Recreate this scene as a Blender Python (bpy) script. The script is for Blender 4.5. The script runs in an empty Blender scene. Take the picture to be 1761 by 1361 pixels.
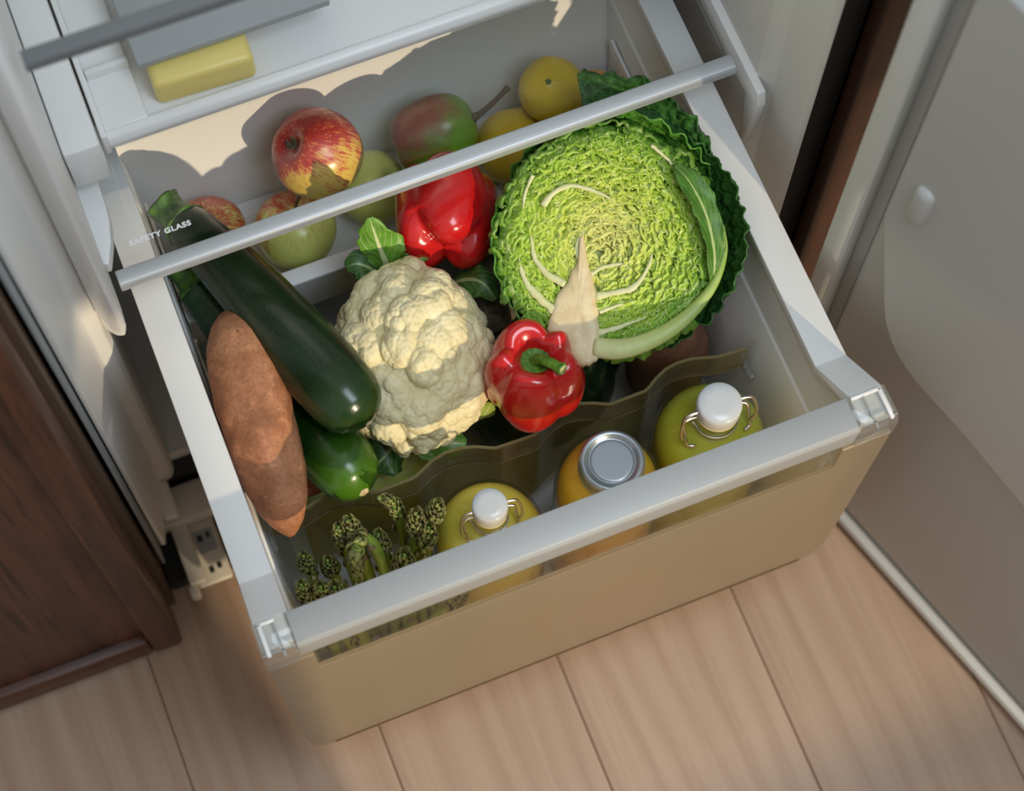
import bpy, bmesh, math, random
import numpy as np
from mathutils import Vector, Matrix

random.seed(7)
RNG = np.random.default_rng(11)
PI = math.pi
SC = bpy.context.scene
COL = SC.collection

# ------------------------------------------------------------------ camera
cam = bpy.data.cameras.new('camera')
cam.sensor_width = 36.0
cam.lens = 71.55
cam.clip_start = 0.05
cam.clip_end = 60
cam.dof.use_dof = True
cam.dof.focus_distance = 1.68
cam.dof.aperture_fstop = 4.6
camo = bpy.data.objects.new('camera', cam)
COL.objects.link(camo)
camo.location = (0, 0, 2.0)
camo.rotation_euler = (0.3517, -0.0091, -0.3806)
SC.camera = camo

# ------------------------------------------------------------------ light
world = bpy.data.worlds.new('kitchen_daylight')
SC.world = world
world.use_nodes = True
bg = world.node_tree.nodes['Background']
bg.inputs[0].default_value = (1.0, 0.965, 0.92, 1)
bg.inputs[1].default_value = 0.40

SUN_E, SUN_A = math.radians(22), math.radians(14)
sun = bpy.data.lights.new('low_sun', 'SUN')
sun.energy = 2.8
sun.angle = math.radians(0.7)
sun.color = (1.0, 0.80, 0.55)
suno = bpy.data.objects.new('low_sun', sun)
COL.objects.link(suno)
sd = Vector((-math.sin(SUN_A) * math.cos(SUN_E), math.cos(SUN_A) * math.cos(SUN_E), -math.sin(SUN_E)))
suno.rotation_euler = sd.to_track_quat('-Z', 'Y').to_euler()
suno.location = (0.9, -2.0, 2.0)

win = bpy.data.lights.new('overhead_fill_light', 'AREA')  # added area lamp for cool light and highlights from above, hung low
win.shape = 'RECTANGLE'
win.size = 0.6
win.size_y = 0.9
win.energy = 13.0
win.color = (0.74, 0.87, 1.0)
fillo = bpy.data.objects.new('overhead_fill_light', win)
COL.objects.link(fillo)
fillo.location = (0.50, 0.0, 1.95)
fillo.rotation_euler = (Vector((0.22, 0.6, 0.4)) - fillo.location).to_track_quat('-Z', 'Y').to_euler()

SC.view_settings.view_transform = 'Standard'
SC.view_settings.look = 'None'
SC.view_settings.exposure = 0.0
SC.view_settings.gamma = 1.0
SC.view_settings.use_curve_mapping = False
SC.cycles.max_bounces = 10
SC.cycles.transparent_max_bounces = 24
SC.cycles.transmission_bounces = 10
SC.cycles.sample_clamp_indirect = 6.0
SC.cycles.caustics_reflective = False
SC.cycles.caustics_refractive = False
SC.cycles.use_denoising = True

# ------------------------------------------------------------------ helpers: objects
def thing(name, label, cat, loc=(0, 0, 0), rot=None, group=None):
    o = bpy.data.objects.new(name, None)
    COL.objects.link(o)
    o.empty_display_size = 0.02
    if rot is not None:
        o.matrix_world = Matrix.Translation(loc) @ rot.to_4x4()
    else:
        o.location = loc
    o['label'] = label
    o['category'] = cat
    if group:
        o['group'] = group
    return o

def link(name, me, mat, parent=None, smooth=True, label=None):
    o = bpy.data.objects.new(name, me)
    COL.objects.link(o)
    if mat is not None:
        me.materials.append(mat)
    if parent is not None:
        o.parent = parent
    if smooth and len(me.polygons):
        me.polygons.foreach_set('use_smooth', [True] * len(me.polygons))
    if label:
        o['label'] = label
    return o

def structure(o):
    o['kind'] = 'structure'
    return o

def frame(z, x=(1, 0, 0)):
    z = Vector(z).normalized()
    x = Vector(x)
    x = (x - z * x.dot(z)).normalized()
    y = z.cross(x)
    return Matrix((x, y, z)).transposed()

def np_mesh(name, verts, faces):
    me = bpy.data.meshes.new(name)
    me.from_pydata([tuple(v) for v in np.asarray(verts, float)], [], faces)
    me.update()
    return me

def rings_mesh(name, rings, cap0=True, cap1=True, closed=True):
    """rings: array (n, m, 3); first and last ring closed with a fan"""
    rings = np.asarray(rings, float)
    n, m, _ = rings.shape
    verts = rings.reshape(-1, 3).tolist()
    faces = []
    mm = m if closed else m - 1
    for i in range(n - 1):
        a = i * m
        b = a + m
        for j in range(mm):
            k = (j + 1) % m
            faces.append((a + j, a + k, b + k, b + j))
    if cap0:
        verts.append(rings[0].mean(0).tolist())
        c = len(verts) - 1
        faces += [(c, (j + 1) % m, j) for j in range(m)]
    if cap1:
        verts.append(rings[-1].mean(0).tolist())
        c = len(verts) - 1
        a = (n - 1) * m
        faces += [(c, a + j, a + (j + 1) % m) for j in range(m)]
    return np_mesh(name, verts, faces)

def catmull(pts, n):
    p = np.asarray(pts, float)
    k = len(p)
    d = np.r_[0, np.cumsum(np.linalg.norm(np.diff(p, axis=0), axis=1))]
    ext = np.vstack([2 * p[0] - p[1], p, 2 * p[-1] - p[-2]])
    out = []
    for s in np.linspace(0, d[-1], n):
        i = min(max(np.searchsorted(d, s, side='right') - 1, 0), k - 2)
        t = (s - d[i]) / max(d[i + 1] - d[i], 1e-9)
        a, b, c, e = ext[i], ext[i + 1], ext[i + 2], ext[i + 3]
        out.append(0.5 * ((2 * b) + (-a + c) * t + (2 * a - 5 * b + 4 * c - e) * t * t + (-a + 3 * b - 3 * c + e) * t ** 3))
    return np.array(out)

def frames_along(path):
    path = np.asarray(path, float)
    tan = np.gradient(path, axis=0)
    tan /= np.linalg.norm(tan, axis=1)[:, None] + 1e-12
    ref = np.array([0, 0, 1.0]) if abs(tan[0][2]) < 0.9 else np.array([1.0, 0, 0])
    u = np.cross(tan[0], ref)
    u /= np.linalg.norm(u)
    us = []
    for t in tan:
        u = u - t * np.dot(u, t)
        u /= np.linalg.norm(u)
        us.append(u.copy())
    us = np.array(us)
    vs = np.cross(tan, us)
    return tan, us, vs

def tube_rings(path, rad, m=16, mod=None):
    path = np.asarray(path, float)
    n = len(path)
    rad = np.ones(n) * rad
    _, u, v = frames_along(path)
    th = np.linspace(0, 2 * PI, m, endpoint=False)
    f = np.ones((n, m))
    if mod is not None:
        f = mod(np.linspace(0, 1, n)[:, None], th[None, :])
    r = rad[:, None] * f
    return path[:, None, :] + r[..., None] * (np.cos(th)[None, :, None] * u[:, None, :] + np.sin(th)[None, :, None] * v[:, None, :])

def tube(name, path, rad, m=12, mod=None):
    return rings_mesh(name, tube_rings(path, rad, m, mod))

def lathe(name, prof, m=40, cap0=True, cap1=True):
    th = np.linspace(0, 2 * PI, m, endpoint=False)
    prof = np.asarray(prof, float)
    rings = np.stack([prof[:, 0:1] * np.cos(th), prof[:, 0:1] * np.sin(th), np.repeat(prof[:, 1:2], m, 1)], -1)
    return rings_mesh(name, rings, cap0, cap1)

def join_meshes(name, items):
    bm = bmesh.new()
    for it in items:
        bm.from_mesh(it)
        bpy.data.meshes.remove(it)
    me = bpy.data.meshes.new(name)
    bm.to_mesh(me)
    bm.free()
    return me

def box_me(name, x0, x1, y0, y1, z0, z1, bev=0.0, seg=2):
    bm = bmesh.new()
    bmesh.ops.create_cube(bm, size=1)
    for v in bm.verts:
        v.co = Vector((x0 + (v.co.x + .5) * (x1 - x0), y0 + (v.co.y + .5) * (y1 - y0), z0 + (v.co.z + .5) * (z1 - z0)))
    if bev > 0:
        bmesh.ops.bevel(bm, geom=bm.edges[:], offset=bev, segments=seg, affect='EDGES', profile=0.5)
    me = bpy.data.meshes.new(name)
    bm.to_mesh(me)
    bm.free()
    return me

def prism_me(name, outline, axis, a0, a1, bev=0.0, seg=2):
    """outline (list of 2D) extruded along axis from a0 to a1; 2D order is the two other axes"""
    bm = bmesh.new()
    def co(p, a):
        if axis == 'x': return (a, p[0], p[1])
        if axis == 'y': return (p[0], a, p[1])
        return (p[0], p[1], a)
    A = [bm.verts.new(co(p, a0)) for p in outline]
    B = [bm.verts.new(co(p, a1)) for p in outline]
    n = len(outline)
    bm.faces.new(A)
    bm.faces.new(B[::-1])
    for i in range(n):
        j = (i + 1) % n
        bm.faces.new((A[j], A[i], B[i], B[j]))
    bmesh.ops.recalc_face_normals(bm, faces=bm.faces[:])
    if bev > 0:
        bmesh.ops.bevel(bm, geom=bm.edges[:], offset=bev, segments=seg, affect='EDGES', profile=0.5)
    me = bpy.data.meshes.new(name)
    bm.to_mesh(me)
    bm.free()
    return me

def soft(o, angle=35):
    """smooth shading that keeps hard edges"""
    me = o.data
    me.polygons.foreach_set('use_smooth', [True] * len(me.polygons))
    me.set_sharp_from_angle(angle=math.radians(angle))
    return o

def box(name, parent, mat, x0, x1, y0, y1, z0, z1, bev=0.0015, seg=2, label=None):
    return soft(link(name, box_me(name, x0, x1, y0, y1, z0, z1, bev, seg), mat, parent, label=label))

# ------------------------------------------------------------------ helpers: noise
def vnoise(p, seed=0):
    p = np.asarray(p, float)
    i = np.floor(p).astype(np.int64)
    f = p - i
    f = f * f * (3 - 2 * f)
    def h(a, b, c):
        n = (a * 374761393 + b * 668265263 + c * 2147483647 + seed * 974711) & 0xffffffff
        n = ((n ^ (n >> 13)) * 1274126177) & 0xffffffff
        n = n ^ (n >> 16)
        return (n & 0xffff) / 65535.0
    x, y, z = i[..., 0], i[..., 1], i[..., 2]
    r = 0
    for dx in (0, 1):
        for dy in (0, 1):
            for dz in (0, 1):
                w = (f[..., 0] if dx else 1 - f[..., 0]) * (f[..., 1] if dy else 1 - f[..., 1]) * (f[..., 2] if dz else 1 - f[..., 2])
                r = r + w * h(x + dx, y + dy, z + dz)
    return r * 2 - 1

def fbm(p, o=3, seed=0):
    a, s, r = 1.0, 1.0, 0
    for k in range(o):
        r = r + a * vnoise(np.asarray(p) * s, seed + k)
        a *= .5
        s *= 2
    return r

# ------------------------------------------------------------------ helpers: materials
def M(name, rough=0.5, color=(.8, .8, .8), **kw):
    m = bpy.data.materials.new(name)
    m.use_nodes = True
    b = m.node_tree.nodes['Principled BSDF']
    b.inputs['Base Color'].default_value = (*color, 1)
    b.inputs['Roughness'].default_value = rough
    for k, v in kw.items():
        b.inputs[k.replace('_', ' ')].default_value = v
    return m

class NT:
    def __init__(s, m):
        s.t = m.node_tree
        s.N = s.t.nodes
        s.L = s.t.links
        s.b = s.N['Principled BSDF']
        s.tc = s.N.new('ShaderNodeTexCoord')
    def n(s, t, **kw):
        x = s.N.new(t)
        for k, v in kw.items():
            setattr(x, k, v)
        return x
    def mapping(s, scale=(1, 1, 1), loc=(0, 0, 0), rot=(0, 0, 0), src='Object'):
        mp = s.n('ShaderNodeMapping')
        mp.inputs['Scale'].default_value = scale
        mp.inputs['Location'].default_value = loc
        mp.inputs['Rotation'].default_value = rot
        s.L.new(s.tc.outputs[src], mp.inputs[0])
        return mp.outputs[0]
    def noise(s, vec, scale, detail=3, rough=.5, dist=0):
        x = s.n('ShaderNodeTexNoise')
        x.inputs['Scale'].default_value = scale
        x.inputs['Detail'].default_value = detail
        x.inputs['Roughness'].default_value = rough
        x.inputs['Distortion'].default_value = dist
        if vec is not None: s.L.new(vec, x.inputs['Vector'])
        return x.outputs['Fac']
    def voro(s, vec, scale, feature='F1', out='Distance', rnd=1.0):
        x = s.n('ShaderNodeTexVoronoi', feature=feature)
        x.inputs['Scale'].default_value = scale
        x.inputs['Randomness'].default_value = rnd
        if vec is not None: s.L.new(vec, x.inputs['Vector'])
        return x.outputs[out]
    def ramp(s, fac, stops, interp='LINEAR'):
        x = s.n('ShaderNodeValToRGB')
        x.color_ramp.interpolation = interp
        e = x.color_ramp.elements
        while len(e) < len(stops): e.new(0.5)
        for i, (p, c) in enumerate(stops):
            e[i].position = p
            e[i].color = (*c, 1) if len(c) == 3 else c
        s.L.new(fac, x.inputs[0])
        return x.outputs[0]
    def mix(s, fac, a, b, mode='MIX'):
        x = s.n('ShaderNodeMix', data_type='RGBA', blend_type=mode)
        def put(i, v):
            if isinstance(v, (int, float)): x.inputs[i].default_value = v
            elif isinstance(v, tuple): x.inputs[i].default_value = (*v, 1)
            else: s.L.new(v, x.inputs[i])
        put(0, fac); put(6, a); put(7, b)
        return x.outputs[2]
    def math(s, op, a, b=None):
        x = s.n('ShaderNodeMath', operation=op)
        for i, v in enumerate((a, b)):
            if v is None: continue
            if isinstance(v, (int, float)): x.inputs[i].default_value = v
            else: s.L.new(v, x.inputs[i])
        return x.outputs[0]
    def sep(s, vec):
        x = s.n('ShaderNodeSeparateXYZ')
        s.L.new(vec, x.inputs[0])
        return x.outputs
    def color(s, c): s.L.new(c, s.b.inputs['Base Color'])
    def rough(s, c): s.L.new(c, s.b.inputs['Roughness'])
    def bump(s, h, strength=.3, dist=.001):
        x = s.n('ShaderNodeBump')
        x.inputs['Strength'].default_value = strength
        x.inputs['Distance'].default_value = dist
        s.L.new(h, x.inputs['Height'])
        s.L.new(x.outputs[0], s.b.inputs['Normal'])

def clear_mat(name, tint=(.95, .96, .95), ior=1.45, rough=.04, diffuse=0.0, dcol=(.8, .8, .8), trans=0.0):
    """thin clear plastic or glass: light passes straight through it, the surface mirrors by Fresnel"""
    m = bpy.data.materials.new(name)
    m.use_nodes = True
    t = m.node_tree
    N, L = t.nodes, t.links
    N.remove(N['Principled BSDF'])
    out = N['Material Output']
    tr = N.new('ShaderNodeBsdfTransparent'); tr.inputs[0].default_value = (*tint, 1)
    gl = N.new('ShaderNodeBsdfGlossy'); gl.inputs['Roughness'].default_value = rough
    fr = N.new('ShaderNodeFresnel')
    ge = N.new('ShaderNodeNewGeometry')
    io = N.new('ShaderNodeMapRange')      # thin sheet: the same reflectance from both sides
    io.inputs['To Min'].default_value = ior
    io.inputs['To Max'].default_value = 1 / ior
    L.new(ge.outputs['Backfacing'], io.inputs['Value'])
    L.new(io.outputs[0], fr.inputs[0])
    body = tr.outputs[0]
    if diffuse > 0:
        df = N.new('ShaderNodeBsdfDiffuse'); df.inputs[0].default_value = (*dcol, 1)
        d = df.outputs[0]
        if trans > 0:
            tl = N.new('ShaderNodeBsdfTranslucent'); tl.inputs[0].default_value = (*dcol, 1)
            mx0 = N.new('ShaderNodeMixShader'); mx0.inputs[0].default_value = trans
            L.new(d, mx0.inputs[1]); L.new(tl.outputs[0], mx0.inputs[2])
            d = mx0.outputs[0]
        mx = N.new('ShaderNodeMixShader'); mx.inputs[0].default_value = diffuse
        L.new(body, mx.inputs[1]); L.new(d, mx.inputs[2])
        body = mx.outputs[0]
    mg = N.new('ShaderNodeMixShader')
    L.new(fr.outputs[0], mg.inputs[0]); L.new(body, mg.inputs[1]); L.new(gl.outputs[0], mg.inputs[2])
    L.new(mg.outputs[0], out.inputs[0])
    return m

WHITE = M('white_plastic', .32, (.80, .80, .79))
WHITE_MATT = M('white_liner_plastic', .45, (.74, .735, .71))
GREY_PLASTIC = M('grey_plastic', .4, (.34, .36, .37))
DARKSLOT = M('dark_slot', .6, (.02, .02, .02))
ALU = M('satin_aluminium', .42, (.52, .545, .565), Metallic=.35)
STEEL = M('steel_wire', .25, (.62, .60, .56), Metallic=1.0)
CLEAR = clear_mat('clear_plastic', (.90, .91, .90), 1.45, .05, .10, (.8, .8, .78))
CLEAR_WIN = clear_mat('clear_window_plastic', (.97, .97, .95), 1.10, .05)
HANDLE = M('handle_grey', .46, (.37, .39, .40), Metallic=.12)
GLASS = clear_mat('shelf_glass', (.985, .99, .988), 1.28, .02)
BOTTLE_GLASS = clear_mat('bottle_glass', (.95, .97, .94), 1.35, .03)
FROST = clear_mat('frosted_plastic', (.86, .82, .74), 1.4, .30, .82, (.72, .61, .44), .76)
AMBER = clear_mat('amber_plastic', (.90, .85, .70), 1.4, .08, .26, (.60, .52, .28), .5)
AMBER2 = clear_mat('amber_panel', (.95, .90, .66), 1.25, .10, .24, (.62, .52, .18), .6)
RUBBER = M('rubber_ring', .5, (.72, .62, .40))

def wood_floor():
    m = M('oak_floor', .42)
    t = NT(m)
    oi = t.n('ShaderNodeObjectInfo')
    add = t.n('ShaderNodeVectorMath', operation='ADD')
    sc = t.n('ShaderNodeVectorMath', operation='SCALE')
    comb = t.n('ShaderNodeCombineXYZ')
    for i in range(3): t.L.new(oi.outputs['Random'], comb.inputs[i])
    t.L.new(comb.outputs[0], sc.inputs[0]); sc.inputs[3].default_value = 17
    t.L.new(t.mapping((1, .13, 1)), add.inputs[0]); t.L.new(sc.outputs[0], add.inputs[1])
    v = add.outputs[0]
    warp = t.noise(v, 5, 2, .5)
    rings = t.n('ShaderNodeTexWave', wave_type='BANDS', bands_direction='X')
    rings.inputs['Scale'].default_value = 9
    rings.inputs['Distortion'].default_value = 11
    rings.inputs['Detail'].default_value = 2.5
    rings.inputs['Detail Scale'].default_value = .9
    t.L.new(v, rings.inputs['Vector'])
    fine = t.noise(t.mapping((1, .03, 1)), 160, 3, .6)
    c = t.ramp(rings.outputs['Fac'], [(0, (.44, .292, .198)), (.5, (.50, .345, .243)), (1, (.535, .378, .268))])
    c = t.mix(.28, c, t.ramp(warp, [(.3, (.42, .28, .19)), (.7, (.57, .41, .295))]))
    c = t.mix(.22, c, t.ramp(fine, [(.35, (.36, .235, .155)), (.6, (.56, .40, .29))]))
    hsv = t.n('ShaderNodeHueSaturation')
    t.L.new(c, hsv.inputs['Color'])
    t.L.new(t.math('ADD', t.math('MULTIPLY', oi.outputs['Random'], .12), .94), hsv.inputs['Value'])
    t.color(hsv.outputs[0])
    t.bump(fine, .08, .0006)
    return m

def dark_wood(name, axis='z', k=1.0):
    m = M(name, .42)
    t = NT(m)
    s = (9, 9, .9) if axis == 'z' else (.9, 9, 9)
    v = t.mapping(s)
    w = t.noise(v, 3.2, 4, .6, 1.2)
    s2 = (60, 60, 2.2) if axis == 'z' else (2.2, 60, 60)
    fine = t.noise(t.mapping(s2), 3.0, 3, .6)
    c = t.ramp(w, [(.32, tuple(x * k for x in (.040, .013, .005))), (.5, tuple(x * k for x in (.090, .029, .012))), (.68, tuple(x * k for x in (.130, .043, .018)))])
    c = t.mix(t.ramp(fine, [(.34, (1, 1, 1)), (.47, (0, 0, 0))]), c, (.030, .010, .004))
    t.color(c)
    t.bump(fine, .2, .0006)
    return m

FLOORM = wood_floor()
DWOOD = dark_wood('dark_stained_oak')
DWOODH = dark_wood('dark_stained_oak_rail', 'x')
NICHE = M('dark_niche_panel', .55, (.055, .042, .033))

# ================================================================== SETTING
floor = structure(link('floor', box_me('floor', -1.6, 1.9, -2.6, 1.4, -.03, -.0125), M('subfloor', .8, (.26, .17, .11)), None, False))
plank_cache = {}
for i in range(-6, 9):
    x0 = -.152 + .19 * i
    for k, (y0, y1) in enumerate(((-2.55, -.62), (-.62, 1.30))):
        if 'p%d' % k not in plank_cache:
            me = box_me('plank', .0004, .1896, y0 + .0006, y1 - .0006, -.0125, 0, .0012, 1)
            me.materials.append(FLOORM)
            plank_cache['p%d' % k] = me
        o = bpy.data.objects.new('plank', plank_cache['p%d' % k])
        COL.objects.link(o)
        o.location = (x0, 0, 0)
        o.parent = floor

# wall the low sun comes through, behind the camera: window with a sill at 1.05 m
WALLM = M('painted_wall', .8, (.62, .60, .56))
wx0, wx1, wz0, wz1, wy = .66, 2.2, 1.095, 1.94, -2.5
wall = structure(link('wall_front', join_meshes('wall_front', [
    box_me('a', -1.6, wx0, wy - .12, wy, 0, 2.5), box_me('b', wx1, 3.2, wy - .12, wy, 0, 2.5),
    box_me('c', wx0, wx1, wy - .12, wy, 0, wz0), box_me('d', wx0, wx1, wy - .12, wy, wz1, 2.5)]), WALLM, None, False))
window = structure(link('window_1', join_meshes('window_1', [
    box_me('a', wx0, wx0 + .05, wy - .1, wy - .04, wz0, wz1), box_me('b', wx1 - .05, wx1, wy - .1, wy - .04, wz0, wz1),
    box_me('c', wx0, wx1, wy - .1, wy - .04, wz0, wz0 + .05), box_me('d', wx0, wx1, wy - .1, wy - .04, wz1 - .05, wz1)]), WHITE, None, False))
link('pane', box_me('pane', wx0 + .05, wx1 - .05, wy - .072, wy - .068, wz0 + .05, wz1 - .05), GLASS, window, False)

# ================================================================== FRIDGE BODY
CX = .2265
def mx(x): return 2 * CX - x
fr = thing('refrigerator', 'built-in white refrigerator with its door swung open and crisper drawer pulled out', 'refrigerator', (CX, .70, 0))
def F(name, me, mat, smooth=True, label=None):
    o = link(name, me, mat, fr, False, label)
    o.matrix_parent_inverse = Matrix.Translation((-CX, -.70, 0))
    return soft(o) if smooth else o

zf = .075
# left liner wall, lower recess; profile in plan
Lp = [(-.100, .635), (-.0985, .630), (-.094, .630), (-.080, .684), (-.077, .690), (-.066, .694), (-.062, .700), (-.062, 1.12), (-.100, 1.12)]
F('side_wall', prism_me('side_wall', Lp, 'z', zf, 1.30, .0012), WHITE_MATT)
Rp = [(.5285, 1.12), (.5285, .632), (.5255, .630), (.5220, .634), (.5180, .676), (.5110, .684), (.5085, .690), (.5085, 1.12)]
F('side_wall', prism_me('side_wall', Rp, 'z', zf, 1.30, .0012), WHITE_MATT)
# shelf-carrying rib above the drawer, left (its lower end steps back twice)
F('shelf_rib', prism_me('shelf_rib', [(-.064, .690), (-.056, .672), (-.050, .668), (-.0455, .672), (-.0445, .690), (-.0445, 1.12), (-.064, 1.12)], 'z', .50, 1.30, .002), WHITE)
F('rib_foot', prism_me('rib_foot', [(-.064, .694), (-.056, .684), (-.050, .682), (-.047, .688), (-.047, 1.12), (-.064, 1.12)], 'z', .462, .50, .002), WHITE)
# right rib with slanted bracket
F('shelf_bracket', prism_me('shelf_bracket', [(.672, .514), (.668, .498), (.676, .420), (.684, .420), (.690, .486), (1.1, .486), (1.1, .514)], 'x', .5010, .5095, .002), WHITE)
F('back_wall', box_me('back_wall', -.10, .5285, 1.12, 1.15, zf, 1.30), WHITE_MATT)
F('liner_floor', box_me('liner_floor', -.10, .5285, .71, 1.12, zf, zf + .02), WHITE_MATT)
F('base_frame', box_me('base_frame', -.098, .527, .695, 1.12, .0, zf), DARKSLOT)
F('gasket_lip', box_me('gasket_lip', -.1035, -.1005, .612, .650, zf, 1.30, .001), M('grey_gasket', .5, (.30, .33, .34)))

# hinge bracket at the bottom left corner
hb = F('hinge_bracket', join_meshes('hinge_bracket', [
    box_me('a', -.0800, -.0440, .588, .668, .028, .036, .003), box_me('b', -.0870, -.0700, .590, .668, .036, .050, .003),
    box_me('c', -.096, -.020, .652, .690, .036, .060, .004), box_me('e', -.0905, -.080, .580, .592, .020, .044, .003)]), M('bracket_plastic', .45, (.66, .62, .53)))
for nm, b, mm in (('screw_hole', (-.0640, -.0595, .598, .604, .0355, .0366), DARKSLOT), ('screw_hole', (-.0555, -.0510, .600, .606, .0355, .0366), DARKSLOT),
                  ('steel_insert', (-.0680, -.0490, .620, .644, .0355, .0364), GREY_PLASTIC), ('screw_hole', (-.0655, -.0600, .632, .639, .0362, .0368), DARKSLOT),
                  ('screw_hole', (-.0560, -.0525, .634, .640, .0362, .0368), DARKSLOT)):
    o = link(nm, box_me(nm, *b), mm, hb, False)
    o.matrix_parent_inverse = Matrix.Identity(4)
cp = F('wall_clip', box_me('wall_clip', -.088, -.072, .650, .690, .075, .088, .004), M('clip_plastic', .45, (.70, .66, .57)))

# door: hinged at the right front, opened past the square
dx, dy = .500, .545
ang = math.atan2(.0639, .2106)
door_m = Matrix.Translation((dx, dy, 0)) @ Matrix((( math.sin(ang), math.cos(ang), 0), (-math.cos(ang), math.sin(ang), 0), (0, 0, 1))).to_4x4()
# local: x along the door away from the hinge, y outward (to the outer face), z up
def D(name, me, mat, parent=None):
    if parent is None:
        o = link(name, me, mat, fr, False)
        o.matrix_parent_inverse = Matrix.Translation((-CX, -.70, 0))
        o.matrix_basis = door_m
    else:
        o = link(name, me, mat, parent, False)
    return soft(o)
DOORM = M('door_inner_plastic', .45, (.47, .47, .45))
door = D('door', box_me('door', .0, .60, .020, .062, .018, 1.30, .004), DOORM)
D('gasket', join_meshes('gasket', [box_me('a', .003, .026, .006, .021, .020, 1.29, .004), box_me('b', .574, .597, .006, .021, .020, 1.29, .004),
                                  box_me('c', .003, .597, .004, .021, .020, .034, .004)]), M('door_gasket', .5, (.62, .63, .60)), door)
D('inner_panel', box_me('inner_panel', .040, .560, .010, .022, .048, 1.28, .008, 3), DOORM, door)
# moulded ridge on the inner panel that carries the bins above
rg = catmull([(.060, .560), (.085, .478), (.120, .445), (.190, .440), (.26, .43)], 22)
ridge = [(.30, .95), (.30, .40)] + [tuple(p) for p in rg[::-1]] + [(.045, .62), (.045, .95)]
bm = bmesh.new()
A = [bm.verts.new((x, .011, z)) for x, z in ridge]
B = [bm.verts.new((x + .006, -.004, z + .006)) for x, z in ridge]
bm.faces.new(B)
for i in range(len(ridge)):
    j = (i + 1) % len(ridge)
    bm.faces.new((A[i], A[j], B[j], B[i]))
bmesh.ops.recalc_face_normals(bm, faces=bm.faces[:])
me = bpy.data.meshes.new('bin_ridge'); bm.to_mesh(me); bm.free()
D('bin_ridge', me, DOORM, door)
D('shelf_stud', box_me('shelf_stud', .066, .084, -.010, .014, .655, .705, .007, 3), DOORM, door)

# ================================================================== CABINETS
cab = thing('base_cabinet', 'dark stained oak kitchen cabinet left of the refrigerator', 'cabinet', (-.35, .60, 0))
def K(name, me, mat, parent=None, root=cab, off=(-.35, .60, 0)):
    o = link(name, me, mat, parent or root, False)
    if parent is None:
        o.matrix_parent_inverse = Matrix.Translation((-off[0], -off[1], 0))
    return soft(o)
K('carcass', box_me('carcass', -.74, -.150, .59, 1.15, .012, .86), NICHE)
K('side_panel', box_me('side_panel', -.1265, -.1075, .592, 1.15, 0, 1.30), M('side_panel_edge', .5, (.11, .066, .042)))
K('plinth', box_me('plinth', -.1060, .5280, .606, .690, 0, .022), M('black_plinth', .6, (.018, .015, .012)))
cd = K('door', box_me('door', -.70, -.1415, .556, .572, .06, .84), DWOOD)
K('stile', box_me('stile', -.1420, -.1125, .545, .583, .020, .85, .004, 2), DWOOD, cd).matrix_parent_inverse = Matrix.Identity(4)
K('stile', box_me('stile', -.71, -.67, .545, .583, .020, .85, .004, 2), DWOOD, cd).matrix_parent_inverse = Matrix.Identity(4)
K('rail', box_me('rail', -.67, -.1420, .546, .583, .020, .062, .004, 2), DWOODH, cd).matrix_parent_inverse = Matrix.Identity(4)
K('rail', box_me('rail', -.67, -.1420, .546, .583, .80, .85, .004, 2), DWOODH, cd).matrix_parent_inverse = Matrix.Identity(4)

cab2 = thing('tall_cabinet', 'dark oak cabinet side seen in the gap behind the open refrigerator door', 'cabinet', (.75, .60, 0))
def K2(name, me, mat): return K(name, me, mat, None, cab2, (.75, .60, 0))
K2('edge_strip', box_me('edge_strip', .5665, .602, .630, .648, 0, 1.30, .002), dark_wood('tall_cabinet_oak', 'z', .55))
K2('gap_shade_block', box_me('gap_shade_block', .5310, .5675, .652, 1.15, 0, 1.30), M('gap_shade_black', .7, (.010, .009, .008)))  # near-black block stands in for the shade inside the open gap
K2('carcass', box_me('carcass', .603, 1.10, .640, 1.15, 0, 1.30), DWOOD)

# ================================================================== GLASS SHELF with lettering
def glass_shelf(z, y0, label, text):
    g = thing('glass_shelf', label, 'shelf', (CX, y0, z))
    def G(name, me, mat, smooth=True):
        o = link(name, me, mat, g, False)
        o.matrix_parent_inverse = Matrix.Translation((-CX, -y0, -z))
        return soft(o) if smooth else o
    G('pane', box_me('pane', -.036, mx(-.036), y0 + .010, 1.10, z - .0075, z - .0035), GLASS)
    G('trim_bar', prism_me('trim_bar', [(y0 - .013, z - .0095), (y0 - .013, z - .002), (y0 - .0105, z + .0005), (y0 + .0005, z + .0012), (y0 + .0015, z), (y0 + .0015, z - .0095)],
                           'x', -.0390, mx(-.0390), .0006, 1), ALU)
    # white plastic side runner, waisted near the bar
    run = [(-.0455, y0 + .005), (-.0410, y0 + .003), (-.0330, y0 + .022), (-.0285, y0 + .040), (-.0275, y0 + .052), (-.0265, y0 + .105), (-.0270, y0 + .130), (-.0455, y0 + .14)]
    G('side_runner', prism_me('side_runner', run, 'z', z - .004, z + .012, .002), WHITE)
    if text:
        cu = bpy.data.curves.new('t', 'FONT')
        cu.body = 'SAFETY GLASS'
        cu.size = .0062
        cu.space_character = 1.18
        cu.extrude = .00005
        cu.offset = .00032
        to = bpy.data.objects.new('t', cu)
        COL.objects.link(to)
        dg = bpy.context.evaluated_depsgraph_get()
        me = bpy.data.meshes.new_from_object(to.evaluated_get(dg))
        bpy.data.objects.remove(to)
        w = max(v.co.x for v in me.vertices)
        s = .0512 / w
        for v in me.vertices:
            v.co = Vector((v.co.x * s - .0207, y0 + .0195 + v.co.y * 1.0, z - .0033 + v.co.z))
        G('lettering', me, M('white_print', .5, (.85, .85, .85)), False)
    return g
glass_shelf(.5245, .7085, 'clear glass shelf with brushed metal front bar above the fruit', True)

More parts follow.
